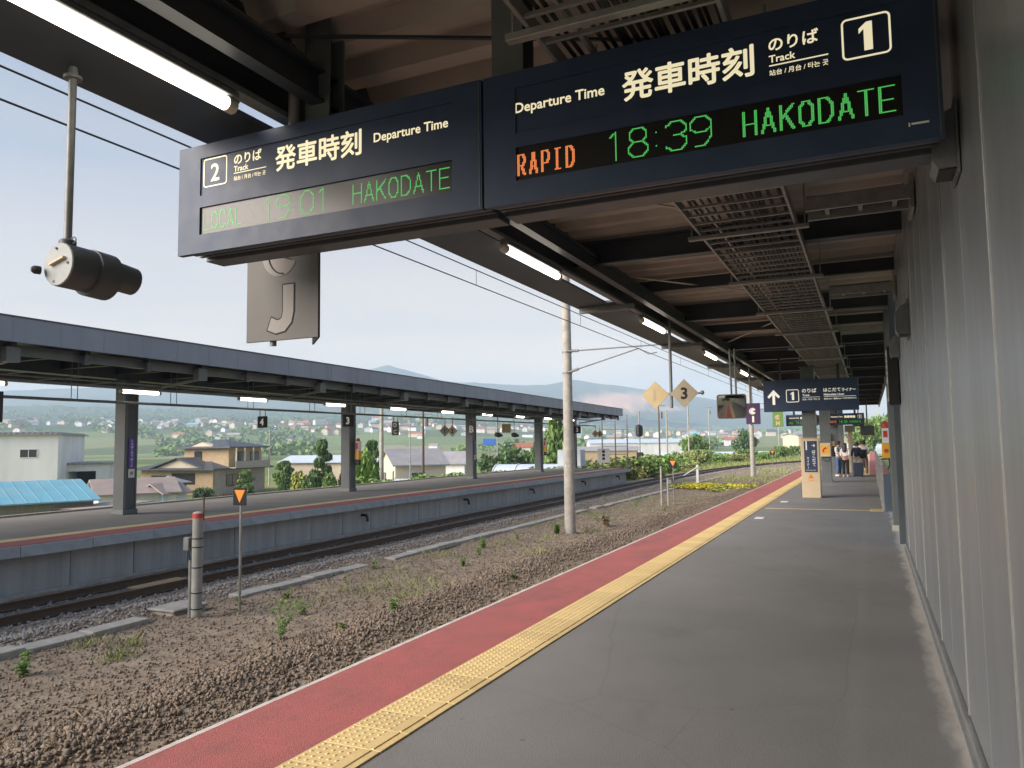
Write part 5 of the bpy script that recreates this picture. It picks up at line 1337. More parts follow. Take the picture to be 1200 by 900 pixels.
def shed():
    p = bear(-.532, 60); t = thing('shed', 'weathered timber shed under a bright blue sheet-metal roof', 'shed', (p.x, p.y, -4.8), YAW + R(46))
    MB().box(-16, -.4, .3, 9.0, 0, 2.6).build('wall', 'wall_wood', t)
    mb = MB(); gable(mb, -16, -.4, 0, 9.2, 2.75, 1.35, .35, .10); rf = mb.build('roof', 'roof_blue', t)
    for i in range(19): MB().bar((-16.2 + i * .86, -.33, 2.765), (-16.2 + i * .86, 4.58, 4.205), .03, .04).build('roof_seam', 'roof_blue', rf)
    window(t, -7.6, -5.2, .9, 1.8, .3, panes=4)
    an = MB().bar((-2.2, -1.3, 2.2), (3.6, 2.8, 2.25), 3.4, .08).build('lean_to_roof', 'roof_brown', t); MB().box(-1.6, 2.2, .0, 2.0, 0, 2.1).build('lean_to_wall', 'wall_wood', t)
shed()
def small_house(label, lat, dist, w, d, h, rh, wm, rm, rz, axis='x', base=-4.6, win=True):
    p = bear(lat, dist); t = thing('house', label, 'house', (p.x, p.y, base), rz)
    MB().box(0, w, 0, d, 0, h).build('wall', wm, t)
    mb = MB(); gable(mb, 0, w, 0, d, h, rh, .45, .15, axis); mb.build('roof', rm, t)
    mb = MB()
    if axis == 'y': mb.prism([(0.01, h), (w - .01, h), (w / 2, h + rh - .02)], 'y', .01, d - .01)
    else: mb.prism([(0.01, h), (d - .01, h), (d / 2, h + rh - .02)], 'x', .01, w - .01)
    mb.build('gable_wall', wm, t)
    if win:
        window(t, w * .2, w * .45, h * .4, h * .75, 0); window(t, d * .3, d * .6, h * .4, h * .75, w, '+x')
    return t
small_house('small pale-blue gabled hut with brown roof in front of the brick house', -.478, 78, 2.6, 3.2, 2.0, .75, 'vinyl', 'roof_brown', R(5), 'y', -4.6, False)
small_house('low brown-roofed house partly hidden by the nearest far column', -.535, 74, 7, 5, 2.2, 1.2, 'wall_white', 'roof_brown', R(62), 'x', -4.7, False)
def brick_house():
    p = bear(-.388, 105); t = thing('house', 'two-storey tan brick house with dark tiled roofs and balcony', 'house', (p.x, p.y, -4.6), R(5))
    MB().box(-12.5, 0, 0, 11, 0, 3.35).build('wall', 'wall_tan', t)
    MB().box(.002, .06, .3, 10.7, 0, 3.3).build('stone_cladding', 'wall_stone', t)
    mb = MB(); hip(mb, -12.5, 0, 0, 11, 3.352, 1.9, .9, .22); r1 = mb.build('roof', 'roof_slate', t)
    mb = MB(); mb.prism([(-9.4, 3.6), (-1.6, 3.6), (-5.5, 4.85)], 'y', -.55, 3.0); mb.build('gable_wall', 'wall_cream', t)
    mb = MB(); gable(mb, -9.8, -1.2, -.7, 3.5, 3.62, 1.32, .3, .14, 'y'); mb.build('gable_roof', 'roof_slate', t)
    MB().box(-7.2, .5, 2.5, 9.5, 3.6, 6.3).build('upper_wall', 'wall_tan', t)
    mb = MB(); hip(mb, -7.2, .5, 2.5, 9.5, 6.302, 1.25, .9, .2); mb.build('upper_roof', 'roof_slate', t)
    mb = MB(); mb.prism([(-5.6, 6.52), (-1.6, 6.52), (-3.6, 7.15)], 'y', 1.9, 3.2); mb.build('gable_wall', 'wall_cream', t)
    window(t, -5.4, -4.1, 4.4, 5.9, 2.5, panes=1, fr='sign_dark'); window(t, -10.6, -8.0, 1.9, 2.6, 0, panes=2, fr='sign_dark')
    MB().box(-7.0, -3.0, -.05, -.001, 1.4, 2.9).build('recess', 'dark_interior', t)
    window(t, 2.6, 6.2, 1.0, 2.7, .062, '+x', 3, 'sign_dark'); window(t, 7.2, 8.0, .8, 2.6, .062, '+x', 1, 'sign_dark')
    window(t, 4.0, 6.0, 4.1, 5.8, .5, '+x', 2, 'sign_dark'); window(t, 7.0, 8.8, 4.1, 5.8, .5, '+x', 2, 'sign_dark')
    bl = MB().box(.502, 1.9, 2.3, 9.7, 3.5, 3.65).build('balcony', 'wall_stone', t); MB().box(1.84, 1.92, 2.3, 9.7, 3.651, 4.5).build('parapet', 'wall_stone', bl)
    for y in (2.4, 4.2, 6.0, 7.8, 9.5): MB().box(1.75, 1.9, y, y + .15, 4.501, 6.3).build('post', 'wall_cream', bl)
brick_house()
p = bear(-.445, 90); t = thing('gazebo', 'small dark garden gazebo with pointed roof beside the brick house', 'gazebo', (p.x, p.y, -4.6), R(5))
mb = MB(); hip(mb, -1.4, 1.4, -1.4, 1.4, 2.35, .85, .4, .08); mb.build('roof', 'roof_grey', t)
for x in (-1.3, 1.3):
    for y in (-1.3, 1.3): MB().box(x - .08, x + .08, y - .08, y + .08, 0, 2.35).build('post', 'bark', t)
MB().box(-1.2, 1.2, 1.15, 1.25, .5, 2.0).build('screen', 'dark_interior', t); MB().box(-1.3, 1.3, -1.3, -1.22, .1, .9).build('railing', 'wall_wood', t)
small_house('long cream building with pale blue roof behind the garden trees', -.30, 122, 17, 8, 3.9, .9, 'wall_cream', 'vinyl', R(14), 'x', -4.6, False)
small_house('cream house with grey-blue roof between the concrete and wooden poles', -.172, 98, 6, 6.5, 3.9, 1.7, 'wall_cream', 'roof_grey', R(-38), 'y', -4.4)
small_house('white house with dark windows behind the wooden pole', -.145, 118, 10, 7, 3.6, 1.6, 'wall_white', 'roof_grey', R(14), 'x', -4.6)
small_house('low tan building in the field behind the third far column', .085 - .0, 210, 16, 8, 4.2, 1.0, 'wall_tan', 'roof_grey', R(20), 'x', -4.6, False)
small_house('cream block building in the field left of the tall conifer', .055, 95, 3.4, 4, 3.0, .2, 'wall_cream', 'roof_brown', R(10), 'x', -3.6, False)
small_house('white roadside shop with red roof far across the field', .0, 300, 22, 10, 5, 1.5, 'wall_white', 'roof_red', R(20), 'x', -4.6, False)
small_house('wide pale warehouse beyond the greenhouses', .10, 330, 40, 18, 6, 1.6, 'wall_white', 'vinyl', R(24), 'x', -4.6, False)
small_house('beige apartment block beyond the field at right', .37, 260, 22, 12, 8, .5, 'wall_cream', 'roof_grey', R(30), 'x', -4.6)
p = bear(-.03, 296); t = thing('roadside_sign', 'bright blue roadside sign far across the field', 'sign', (p.x, p.y, -4.6), R(20))
MB().box(-.2, .2, -.2, .2, 0, 6).build('post', 'grey_steel', t); MB().bbox(-2.6, 2.6, -.3, .3, 6, 8.4, .1).build('panel', 'blue_sign', t)
# long vinyl greenhouses
for lat, d, L_, l in ((-.155, 88, 22, 'long pale blue vinyl greenhouse behind the far platform shrubs'), (-.02, 72, 11, 'second pale blue vinyl greenhouse, right of the first'), (.19, 205, 60, 'long vinyl greenhouse in the field beyond the signals'), (.40, 190, 40, 'pale greenhouse behind the second mast')):
    p = bear(lat, d); t = thing('greenhouse', l, 'greenhouse', (p.x, p.y, lz(p) - .1), R(12), 'vinyl greenhouses')
    mb = MB(); n = 10; hw = 2.6
    pr = [(math.cos(math.pi * i / n) * hw, math.sin(math.pi * i / n) * 1.5 + 1.2) for i in range(n + 1)] + [(-hw, 0), (hw, 0)]
    mb.prism(pr, 'x', 0, L_); mb.build('cover', 'vinyl', t)
    k = 0.0
    while k <= L_:
        MB().tube([(k, a * 1.012, b * 1.012) for a, b in pr[:n + 1]], .045, 4).build('hoop', 'trim_white', t); k += 2.0
t = thing('block_fence', 'row of pale corrugated fence panels behind the far platform', 'fence', bear(-.17, 62) + Vector((0, 0, -2.6)), R(8))
for k in range(14): MB().bbox(k * 1.8, k * 1.8 + 1.74, 0, .06, 0, 1.5, .01).build('panel', 'vinyl', t)

# ---- poles
def pole(label, lat, d, h, m, r=.14, arms=0):
    p = bear(lat, d); b = lz(p); t = thing('utility_pole', label, 'utility pole', (p.x, p.y, b - .1), R(15), 'utility poles')
    MB().lathe([(r, 0), (r * .7, h)], (0, 0, 0), (0, 0, 1), 10).build('shaft', m, t, True)
    for k in range(arms): MB().box(-.9, .9, -.05, .05, h - .5 - k * .6, h - .4 - k * .6).build('crossarm', 'grey_steel', t)
    if arms: MB().cyl((.3, 0, h - 2.2), (.3, 0, h - 1.3), .22, n=10).build('transformer', 'grey_steel', t)
for a in (('concrete pole just right of the second far column', -.170, 60, 9.5, 'concrete_pale', .2, 0), ('brown wooden pole with crossarm and transformer box', -.116, 75, 10.5, 'bark', .14, 2), ('leaning-looking thin pole beside the wooden pole', -.133, 90, 9, 'galvanised', .08, 0),
          ('pale concrete pole behind the brick house garden', -.315, 130, 9.5, 'concrete_pale', .16, 0), ('thin dark pole in front of the reddish shrub', -.205, 62, 5.5, 'bark', .06, 0), ('tall pole in the field left of the mirror', .228, 120, 11, 'concrete_pale', .14, 0),
          ('slim pole by the signal', .20, 82, 6.5, 'concrete_pale', .10, 0), ('pole with crossarm right of the signal', .19, 105, 8.5, 'bark', .12, 1), ('distant pole in the field under the diamond signs', .255, 200, 13, 'concrete_pale', .15, 1), ('distant power pole behind the third far column', -.02, 160, 11, 'concrete_pale', .14, 1),
          ('short concrete stake before the vinyl greenhouse', .066, 60, 3.2, 'concrete_pale', .10, 0), ('short stake left of the greenhouse', -.105 - .05, 58, 3.4, 'concrete_pale', .10, 0), ('far pole near the white barrier post', .345, 150, 10, 'concrete_pale', .14, 1)): pole(*a)

# ---- trees and shrubs
def crown_mesh(kind, n, seed, leaf):
    r = np.random.default_rng(seed); cl = []
    if kind == 'round':
        for i in range(26):
            d = r.normal(size=3); d /= np.linalg.norm(d); cl.append(((d[0] * .72 * r.random() ** .4, d[1] * .72 * r.random() ** .4, .5 + d[2] * .40 * r.random() ** .4), (.30, .30, .20)))
    elif kind == 'conifer':
        for i in range(46):
            z = i / 46; a = i * 2.4; k = (1 - z) * .75 + .05; cl.append(((math.cos(a) * k * .6, math.sin(a) * k * .6, .06 + z * .92), (.22 * (1 - z) + .10, .22 * (1 - z) + .10, .05)))
    elif kind == 'pine':
        for a, rad, z in ((.3, .42, .30), (2.4, .5, .36), (4.6, .45, .44), (1.2, .38, .53), (3.4, .42, .58), (5.6, .36, .66), (.6, .28, .74), (2.8, .26, .80), (0, 0, .92), (4.0, .14, .86)):
            cl.append(((math.cos(a) * rad, math.sin(a) * rad, z), (.36, .36, .038)))
    elif kind == 'shrub':
        for i in range(14): cl.append(((r.uniform(-.7, .7), r.uniform(-.7, .7), r.uniform(.25, .7)), (.36, .36, .26)))
    elif kind == 'tall':
        for i in range(24): z = r.random(); cl.append(((r.normal() * .3 * (1.1 - z), r.normal() * .3 * (1.1 - z), .15 + z * .8), (.22, .22, .12)))
    mb = MB(); leaf_cloud(mb, cl, n, leaf, .7, r)
    return mb
_tm = {}
def tree(label, p, h, w, kind, m, n=1500, leaf=.07, seed=None, group=None, name='tree'):
    z = p[2] if len(p) > 2 and p[2] else lz(p)
    seed = seed or (hash(label) % 1000 if False else sum(map(ord, label)) % 4)
    k = (kind, m, n, leaf, seed)
    if k not in _tm:
        mb = crown_mesh(kind, n, seed + 3, leaf); tr = MB()
        top = .9 if kind in ('conifer', 'pine') else .55
        tr.cyl((0, 0, -.03), (.02, .0, top * .5), .035, .028, 7); tr.cyl((.02, 0, top * .5), (0, .02, top), .028, .012, 7)
        for i in range(7):
            a = i * 2.1; z0 = .2 + .1 * i * (1 if top > .6 else .6); tr.cyl((0, 0, z0), (math.cos(a) * .4, math.sin(a) * .4, z0 + (.12 if kind != 'pine' else .04)), .014, .006, 5)
        _tm[k] = (mb.mesh('crown', m), tr.mesh('trunk', 'bark'))
    t = thing(name, label, 'tree' if name.endswith('tree') else 'shrub', (p[0], p[1], z - .05), random.uniform(0, 6), group); t.scale = (w / 2, w / 2, h)
    obj('crown', _tm[k][0], t); obj('trunk', _tm[k][1], t)
    return t
G1 = 'garden trees and shrubs behind the far platform'
for l, lat, d, zb, h, w, kind, m, n, lf in (
    ('tall layered garden pine with flat cloud-pruned pads', -.247, 70, -2.4, 4.9, 2.6, 'pine', 'leaf_dark', 3600, .10),
    ('small layered pine beside the brick house corner', -.296, 80, -3.2, 3.6, 3.2, 'pine', 'leaf_mid', 2600, .10),
    ('low layered pine next to the brick house window', -.345, 92, -4.0, 3.2, 3.0, 'pine', 'leaf_mid', 2400, .10),
    ('rounded yellow-green shrub left of the garden pine', -.276, 72, -3.0, 2.6, 2.8, 'round', 'leaf_yellow', 2600, .10),
    ('dark clipped shrub between the layered pine and yellow-green shrub', -.292, 76, -3.0, 3.3, 2.6, 'tall', 'leaf_dark', 2400, .10),
    ('dark round shrub under the tall garden pine', -.258, 68, -2.5, 2.0, 2.2, 'round', 'leaf_dark', 2200, .11),
    ('light green shrub right of the garden pine', -.238, 66, -2.4, 1.9, 1.8, 'round', 'leaf_mid', 2200, .11),
    ('reddish maple shrub left of the second far column', -.218, 67, -2.6, 2.6, 1.9, 'tall', 'leaf_red', 2200, .10),
    ('bright green leafy tree right of the second far column', -.192, 58, -2.2, 3.8, 2.4, 'round', 'leaf', 3200, .10),
    ('slim dark conifer behind the concrete pole', -.180, 66, -2.8, 3.9, 2.0, 'conifer', 'leaf_dark', 2600, .09),
    ('dark bent pine top above the leafy tree', -.182, 72, -2.8, 5.2, 2.6, 'pine', 'leaf_dark', 2600, .10),
    ('low olive bush right of the nearest far column', -.437, 62, -4.2, 1.9, 3.0, 'shrub', 'leaf_yellow', 2200, .10),
    ('second low bush in front of the brick house', -.400, 66, -4.2, 1.9, 3.2, 'shrub', 'leaf_mid', 2200, .10),
    ('dark bush beside the gazebo', -.398, 84, -4.4, 2.1, 2.6, 'shrub', 'leaf_dark', 2000, .10),
    ('small green plants by the pale-blue hut', -.462, 66, -4.4, 1.6, 2.8, 'shrub', 'leaf_mid', 2000, .10),
    ('reddish low hedge by the brick house corner', -.372, 90, -4.5, 1.2, 3.6, 'shrub', 'leaf_red', 2000, .10),
    ('grey-green rounded boulder-like shrub before the brick house', -.345, 72, -3.4, 1.7, 2.0, 'round', 'leaf_dark', 2200, .10)):
    p = bear(lat, d); tree(l, (p.x, p.y, zb), h, w, kind, m, n, lf, None, G1, 'shrub' if kind == 'shrub' or 'shrub' in l else 'tree')
G2 = 'trees in the field beyond the far platform'
for l, lat, d, h, w, kind, m, n in (
    ('broad dark round tree left of the third far column gap', -.005, 112, 6.3, 10, 'round', 'leaf_dark', 3200), ('second broad tree merging with the dark round tree', .022, 118, 5.6, 8, 'round', 'leaf_mid', 3000),
    ('slim dark conifer between third and fourth far columns', .029, 105, 6.8, 3.6, 'conifer', 'leaf_dark', 2800), ('tall conifer behind the concrete mast', .055, 78, 7.4, 5.0, 'conifer', 'leaf_mid', 4200),
    ('field tree left of the wooden pole', -.19, 150, 6, 6, 'round', 'leaf_mid', 2400), ('round tree far behind the greenhouse', .235, 165, 5.0, 8, 'round', 'leaf_mid', 2400), ('distant round tree behind the white barrier post', .30, 210, 7, 9, 'round', 'leaf_dark', 2400),
    ('distant tree near the platform far end', .455, 175, 9, 8, 'round', 'leaf_mid', 2600), ('second distant tree near the platform far end', .475, 190, 10, 9, 'round', 'leaf', 2600), ('tree beyond the railing at right', .49, 150, 8, 7, 'tall', 'leaf_mid', 2600)):
    p = bear(lat, d); tree(l, (p.x, p.y, 0), h, w, kind, m, n, .085, None, G2)
G3 = 'scrub along the track'
spots = [(.165, 66), (.18, 72), (.195, 78), (.15, 62), (.21, 88), (.225, 95), (.245, 98), (.265, 105), (.285, 108), (.30, 112), (.325, 118), (.20, 100), (.35, 125), (.315, 135), (.24, 125), (.372, 140), (.27, 122), (.135, 61)]
_od = ['leftmost', 'second', 'third', 'fourth', 'fifth', 'sixth', 'seventh', 'eighth', 'ninth', 'tenth', 'eleventh', 'twelfth', 'thirteenth', 'fourteenth', 'fifteenth', 'sixteenth', 'seventeenth', 'rightmost']
SCRUB = ['%s scrub bush from the left' % a for a in _od]
for i, (lat, d) in enumerate(spots):
    p = bear(lat, d); tree('%s beyond the curving track' % SCRUB[sorted(s[0] for s in spots).index(lat)], (p.x, p.y, lz(p) - .1), random.uniform(1.4, 2.6), random.uniform(3.5, 6), 'shrub', ('leaf_mid', 'leaf', 'grass')[i % 3], 2000, .085, i % 3 + 1, G3, 'shrub')
for i, (x, y, s) in enumerate(((-24.5, 20, .8), (-23.5, 28, 1.0), (-24, 33, 1.3), (-23.2, 37, .9), (-23.6, 41, 1.3), (-24.2, 45, 1.1), (-23.8, 49, 1.0), (-23.0, 56, 1.2), (-22.0, 60, 1.3), (-20, 62, 1.2), (-18.4, 64, 1.1))):
    tree('%s weedy bush along the back edge of the far platform' % _od[i], (x, y, -1.25), 1.0 * s + .3, 3.2 * s, 'shrub', ('grass', 'leaf', 'leaf_mid')[i % 3], 1700, .085, i % 3 + 1, 'bushes behind the far platform', 'shrub')

# ---- weeds, grass and flowers in the strip
def blades(mb, n, xf, yf, h0, h1, lean=.5, wd=.008, seed=5):
    r = np.random.default_rng(seed); x, y = xf(r, n), yf(r, n); z = bed_z(x, y); h = h0 + (h1 - h0) * r.random(n) ** 2
    a = r.random(n) * 6.283; dx, dy = np.cos(a), np.sin(a); l = h * lean * r.random(n)
    V = np.stack([np.stack([x - dy * wd, y + dx * wd, z - .01], 1), np.stack([x + dy * wd, y - dx * wd, z - .01], 1), np.stack([x + dx * l * .4, y + dy * l * .4, z + h * .6], 1) + 0 * z[:, None], np.stack([x + dx * l, y + dy * l, z + h], 1)], 1).reshape(-1, 3).tolist()
    o = len(mb.v); mb.v += [tuple(v) for v in V]
    for i in range(n):
        b = o + 4 * i; mb.f += [(b, b + 1, b + 2), (b + 1, b + 3, b + 2)]; mb.mi += [mb.cur] * 2
mb = MB(); cen = [(-9.3, 10.9, .4), (-8.9, 12.6, .5), (-8.3, 13.4, .45), (-9.6, 14.0, .6), (-7.8, 12.2, .4), (-10.2, 7.6, .15), (-9.7, 7.9, .12), (-9.2, 7.3, .15), (-8.6, 20.9, .35), (-8.0, 23.0, .4), (-9.4, 19.6, .5), (-9.9, 17.0, .4), (-10.2, 24.5, .9), (-9.6, 28, 1.2), (-8.6, 31, 1.2), (-10, 36, 1.5), (-8.2, 38, 1.4), (-9.3, 57, 2.5), (-6.5, 60, 2), (-11.0, 5.9, .2), (-7.4, 17.5, .3)]
for i, (cx, cy, s) in enumerate(cen): blades(mb, int(70 + 230 * s), lambda r, n: cx + r.normal(size=n) * s * .75, lambda r, n: cy + r.normal(size=n) * s * .95, .02, .20, .9, .005, i)
stuff(tag(mb.build('grass_tuft', 'grass'), 'sparse green grass tufts growing in the brown soil strip', 'grass'))
mb = MB(); blades(mb, 1100, lambda r, n: -11 + 4.6 * r.random(n), lambda r, n: 4 + 26 * r.random(n) ** 1.6, .015, .10, 2.6, .0022, 99)
stuff(tag(mb.build('dry_stalk', 'straw'), 'thin dry straw stalks scattered over the brown soil', 'straw'))
def meadow():
    r = np.random.default_rng(8); n = 26000; y = 53 + 110 * r.random(n) ** 1.5; x = track_x(y) - 2.4 - 26 * r.random(n) ** 1.3; m_ = 7000; y2 = 47 + 80 * r.random(m_) ** 1.3; x2 = track_x(y2) + 2.6 + (np.maximum(-5.0, track_x(y2) + 4) - track_x(y2) - 2.6) * r.random(m_); k = (y > 55) & (fbm(x / 3, y / 3, 5) > .3); k2 = fbm(x2 / 2.5, y2 / 2.5, 15) > .5; x, y = np.concatenate([x[k], x2[k2]]), np.concatenate([y[k], y2[k2]]); n = len(x); nn = int(k.sum())
    z = np.where(np.arange(n) < nn, land(x, y), bed_z(x, y)); h = np.where(np.arange(n) < nn, 1., .35) * (.25 + .55 * r.random(n) * fbm(x / 4, y / 4, 3)); a = r.random(n) * 6.283; dx, dy = np.cos(a), np.sin(a); w = .03 + .03 * r.random(n); l = h * .5 * r.random(n)
    V = np.stack([np.stack([x - dy * w, y + dx * w, z - .05], 1), np.stack([x + dy * w, y - dx * w, z - .05], 1), np.stack([x + dx * l, y + dy * l, z + h], 1)], 1).reshape(-1, 3)
    stuff(tag(raw('meadow_grass', V, np.arange(len(V)).reshape(-1, 3), 'grass'), 'rough tall grass on the open ground beyond the far platform', 'grass'))
meadow()
def weed(label, x, y, h, n, seed, leaf=.07, m='leaf'):
    z = float(bed_z(np.array([x]), np.array([y]))[0]); t = thing('weed', label, 'weed', (x, y, z - .02), 0, 'weeds in the soil strip'); r = random.Random(seed); st = MB(); lv = MB()
    for k in range(5):
        a = r.uniform(0, 6); q = h * r.uniform(.5, 1); e_ = r.uniform(.12, .42); pts = [(0, 0, 0), (math.cos(a) * e_ * .35 * h, math.sin(a) * e_ * .35 * h, q * .55), (math.cos(a) * e_ * h, math.sin(a) * e_ * h, q)]; st.tube(pts, .005, 4)
        for i in range(n):
            u = r.uniform(.12, 1); b = r.uniform(0, 6.28); (A_, B_, f_) = (pts[0], pts[1], u / .55) if u < .55 else (pts[1], pts[2], (u - .55) / .45); px, py, pz = [A_[j] + (B_[j] - A_[j]) * f_ for j in range(3)]; L_ = leaf * r.uniform(.6, 1.3); w_ = L_ * .38; c, s = math.cos(b), math.sin(b); d = r.uniform(-.5, .5) * L_
            lv.add([(px, py, pz), (px + c * L_ * .5 - s * w_, py + s * L_ * .5 + c * w_, pz + d * .5 + .01), (px + c * L_, py + s * L_, pz + d), (px + c * L_ * .5 + s * w_, py + s * L_ * .5 - c * w_, pz + d * .5 + .01)], [(0, 1, 2, 3)])
    st.build('stem', 'leaf', t); stuff(lv.build('leaf', m, t))
weed('tallest leafy green weed standing in the gravel strip at centre left', -7.9, 8.95, .66, 16, 1, .075)
weed('small weed at the left edge near the cable trough', -9.6, 6.3, .34, 16, 2)
weed('little weed between the tall weed and the platform edge', -7.1, 10.7, .26, 14, 3)
weed('low bushy weed at the foot of the concrete mast, left side', -8.75, 22.0, .36, 40, 4, .1)
weed('pale flowering weed just behind the concrete mast', -8.0, 24.6, .45, 50, 5, .1, 'straw')
weed('single weed in the middle of the brown strip', -8.6, 15.8, .24, 16, 6)
weed('weed cluster beside the trough before the mast', -9.6, 18.8, .45, 26, 7)
_wd = ['near the left frame edge', 'just right of the cable pit', 'behind the tallest weed', 'midway to the concrete mast', 'close to the gravel heap', 'left of the triangle marker pole', 'beside the trough end', 'well before the concrete mast', 'near the platform edge gravel', 'beyond the concrete mast', 'before the twin posts', 'left of the twin posts']
for i, (x, y, h_) in enumerate(((-8.6, 5.2, .16), (-9.9, 11.4, .22), (-8.7, 10.4, .28), (-8.9, 17.2, .3), (-7.3, 9.6, .14), (-10.3, 10.6, .2), (-10.2, 14.6, .3), (-9.3, 20.4, .4), (-6.6, 14.2, .16), (-8.9, 26.2, .35), (-7.4, 30.2, .3), (-9.2, 32.4, .4))): weed('small sparse weed ' + _wd[i], x, y, h_, 12, 20 + i, .06, ('leaf', 'grass', 'leaf_mid')[i % 3])
mb = MB(); r = np.random.default_rng(4); leaf_cloud(mb, [((r.normal() * 1.1, r.normal() * .9, .10), (.8, .7, .14)) for _ in range(16)], 3800, .10, .5, r); mb.cur = 1; leaf_cloud(mb, [((r.normal() * 1.1, r.normal() * .9, .18), (.8, .7, .10)) for _ in range(16)], 2600, .08, .5, r)
tag(mb.build('flower_patch', ['leaf_yellow', 'flower'], None, False, (-8.5, 46.0, -.98)), 'patch of bright yellow ground flowers beside the track', 'flowers'); bpy.data.objects['flower_patch']['kind'] = 'stuff'

# ---- the distant town
def town():
    walls = [('wall_white', 'white'), ('wall_cream', 'cream'), ('wall_tan', 'tan')]; roofs = [('roof_red', 'red'), ('roof_slate', 'dark'), ('roof_grey', 'grey'), ('roof_brown', 'brown'), ('roof_blue', 'blue')]
    pool = []
    for wn_, wt in walls:
        for rn_, rt in roofs:
            mb = MB(); mb.box(-5, 5, -4, 4, 0, 5.2); mb.prism([(-4, 5.2), (4, 5.2), (0, 7.2)], 'x', -4.98, 4.98); mb.cur = 1; gable(mb, -5, 5, -4, 4, 5.22, 2.05, .5, .25)
            pool.append((mb.mesh('house', [wn_, rn_]), wt, rt))
    r = random.Random(5); n = 0
    while n < 285:
        lat = r.uniform(-.70, .52); d = r.gauss(1480, 170) if lat < .05 and r.random() < .8 else r.triangular(700, 2300, 1250)
        if lat < -.05 and d < 950 and r.random() < .85: continue
        if .46 < lat: d = max(d, 500)
        p = bear(lat, d); me, wt, rt = pool[r.randrange(len(pool)) if r.random() < .5 else r.choice((0, 1, 5, 6, 3))]
        o = obj('house', me, None, (p.x, p.y, lz(p) - .8)); s = r.uniform(.85, 1.5); o.scale = (s * r.uniform(.8, 1.7), s, s * r.uniform(.8, 1.25)); o.rotation_euler = (0, 0, R(r.choice((10, 20, 100, 115, 60)) + r.uniform(-8, 8)))
        side = 'at far left' if lat < -.5 else 'above the brick house' if lat < -.2 else 'behind the wooden pole' if lat < -.04 else 'behind the canopy end' if lat < .15 else 'below the diamond signs' if lat < .27 else 'beyond the second mast'
        tag(o, 'tiny distant %s house with %s roof %s' % (wt, rt, side), 'house', '%s %s-roofed distant houses %s' % (wt, rt, side)); n += 1
town()
def woods():
    "clumps of far-off trees on the plain and lower hillside that read as one mass"
    r = np.random.default_rng(17); n = 3400; lat = r.uniform(-.75, .55, n); d = r.uniform(520, 3600, n)
    keep = fbm(lat * 14, d / 420., 77) > np.where(d > 1600, .46, .60); lat, d = lat[keep], d[keep]; n = len(lat)
    x = -math.sin(YAW) * d + math.cos(YAW) * lat * d; y = math.cos(YAW) * d + math.sin(YAW) * lat * d; z = land(x, y); k = 40
    P = np.repeat(np.stack([x, y, z], 1), k, 0); dv = r.normal(size=(n * k, 3)); dv /= np.linalg.norm(dv, axis=1)[:, None]; s = np.repeat(3.0 + 4 * r.random(n), k)
    P = P + dv * np.stack([s * 1.5, s * 1.5, s * .75], 1); P[:, 2] += s * .65
    a = r.normal(size=(n * k, 3)); a /= np.linalg.norm(a, axis=1)[:, None]; b = np.cross(a, r.normal(size=(n * k, 3))); b /= np.linalg.norm(b, axis=1)[:, None]; q = (s * .42)[:, None]
    V = np.stack([P - a * q, P + b * q, P + a * q, P - b * q], 1).reshape(-1, 3); F = np.arange(len(V)).reshape(-1, 4)
    stuff(tag(raw('far_wood', V, F, 'leaf_mid'), 'dark scattered woods and hedges on the distant plain and hillside', 'woods'))
woods()

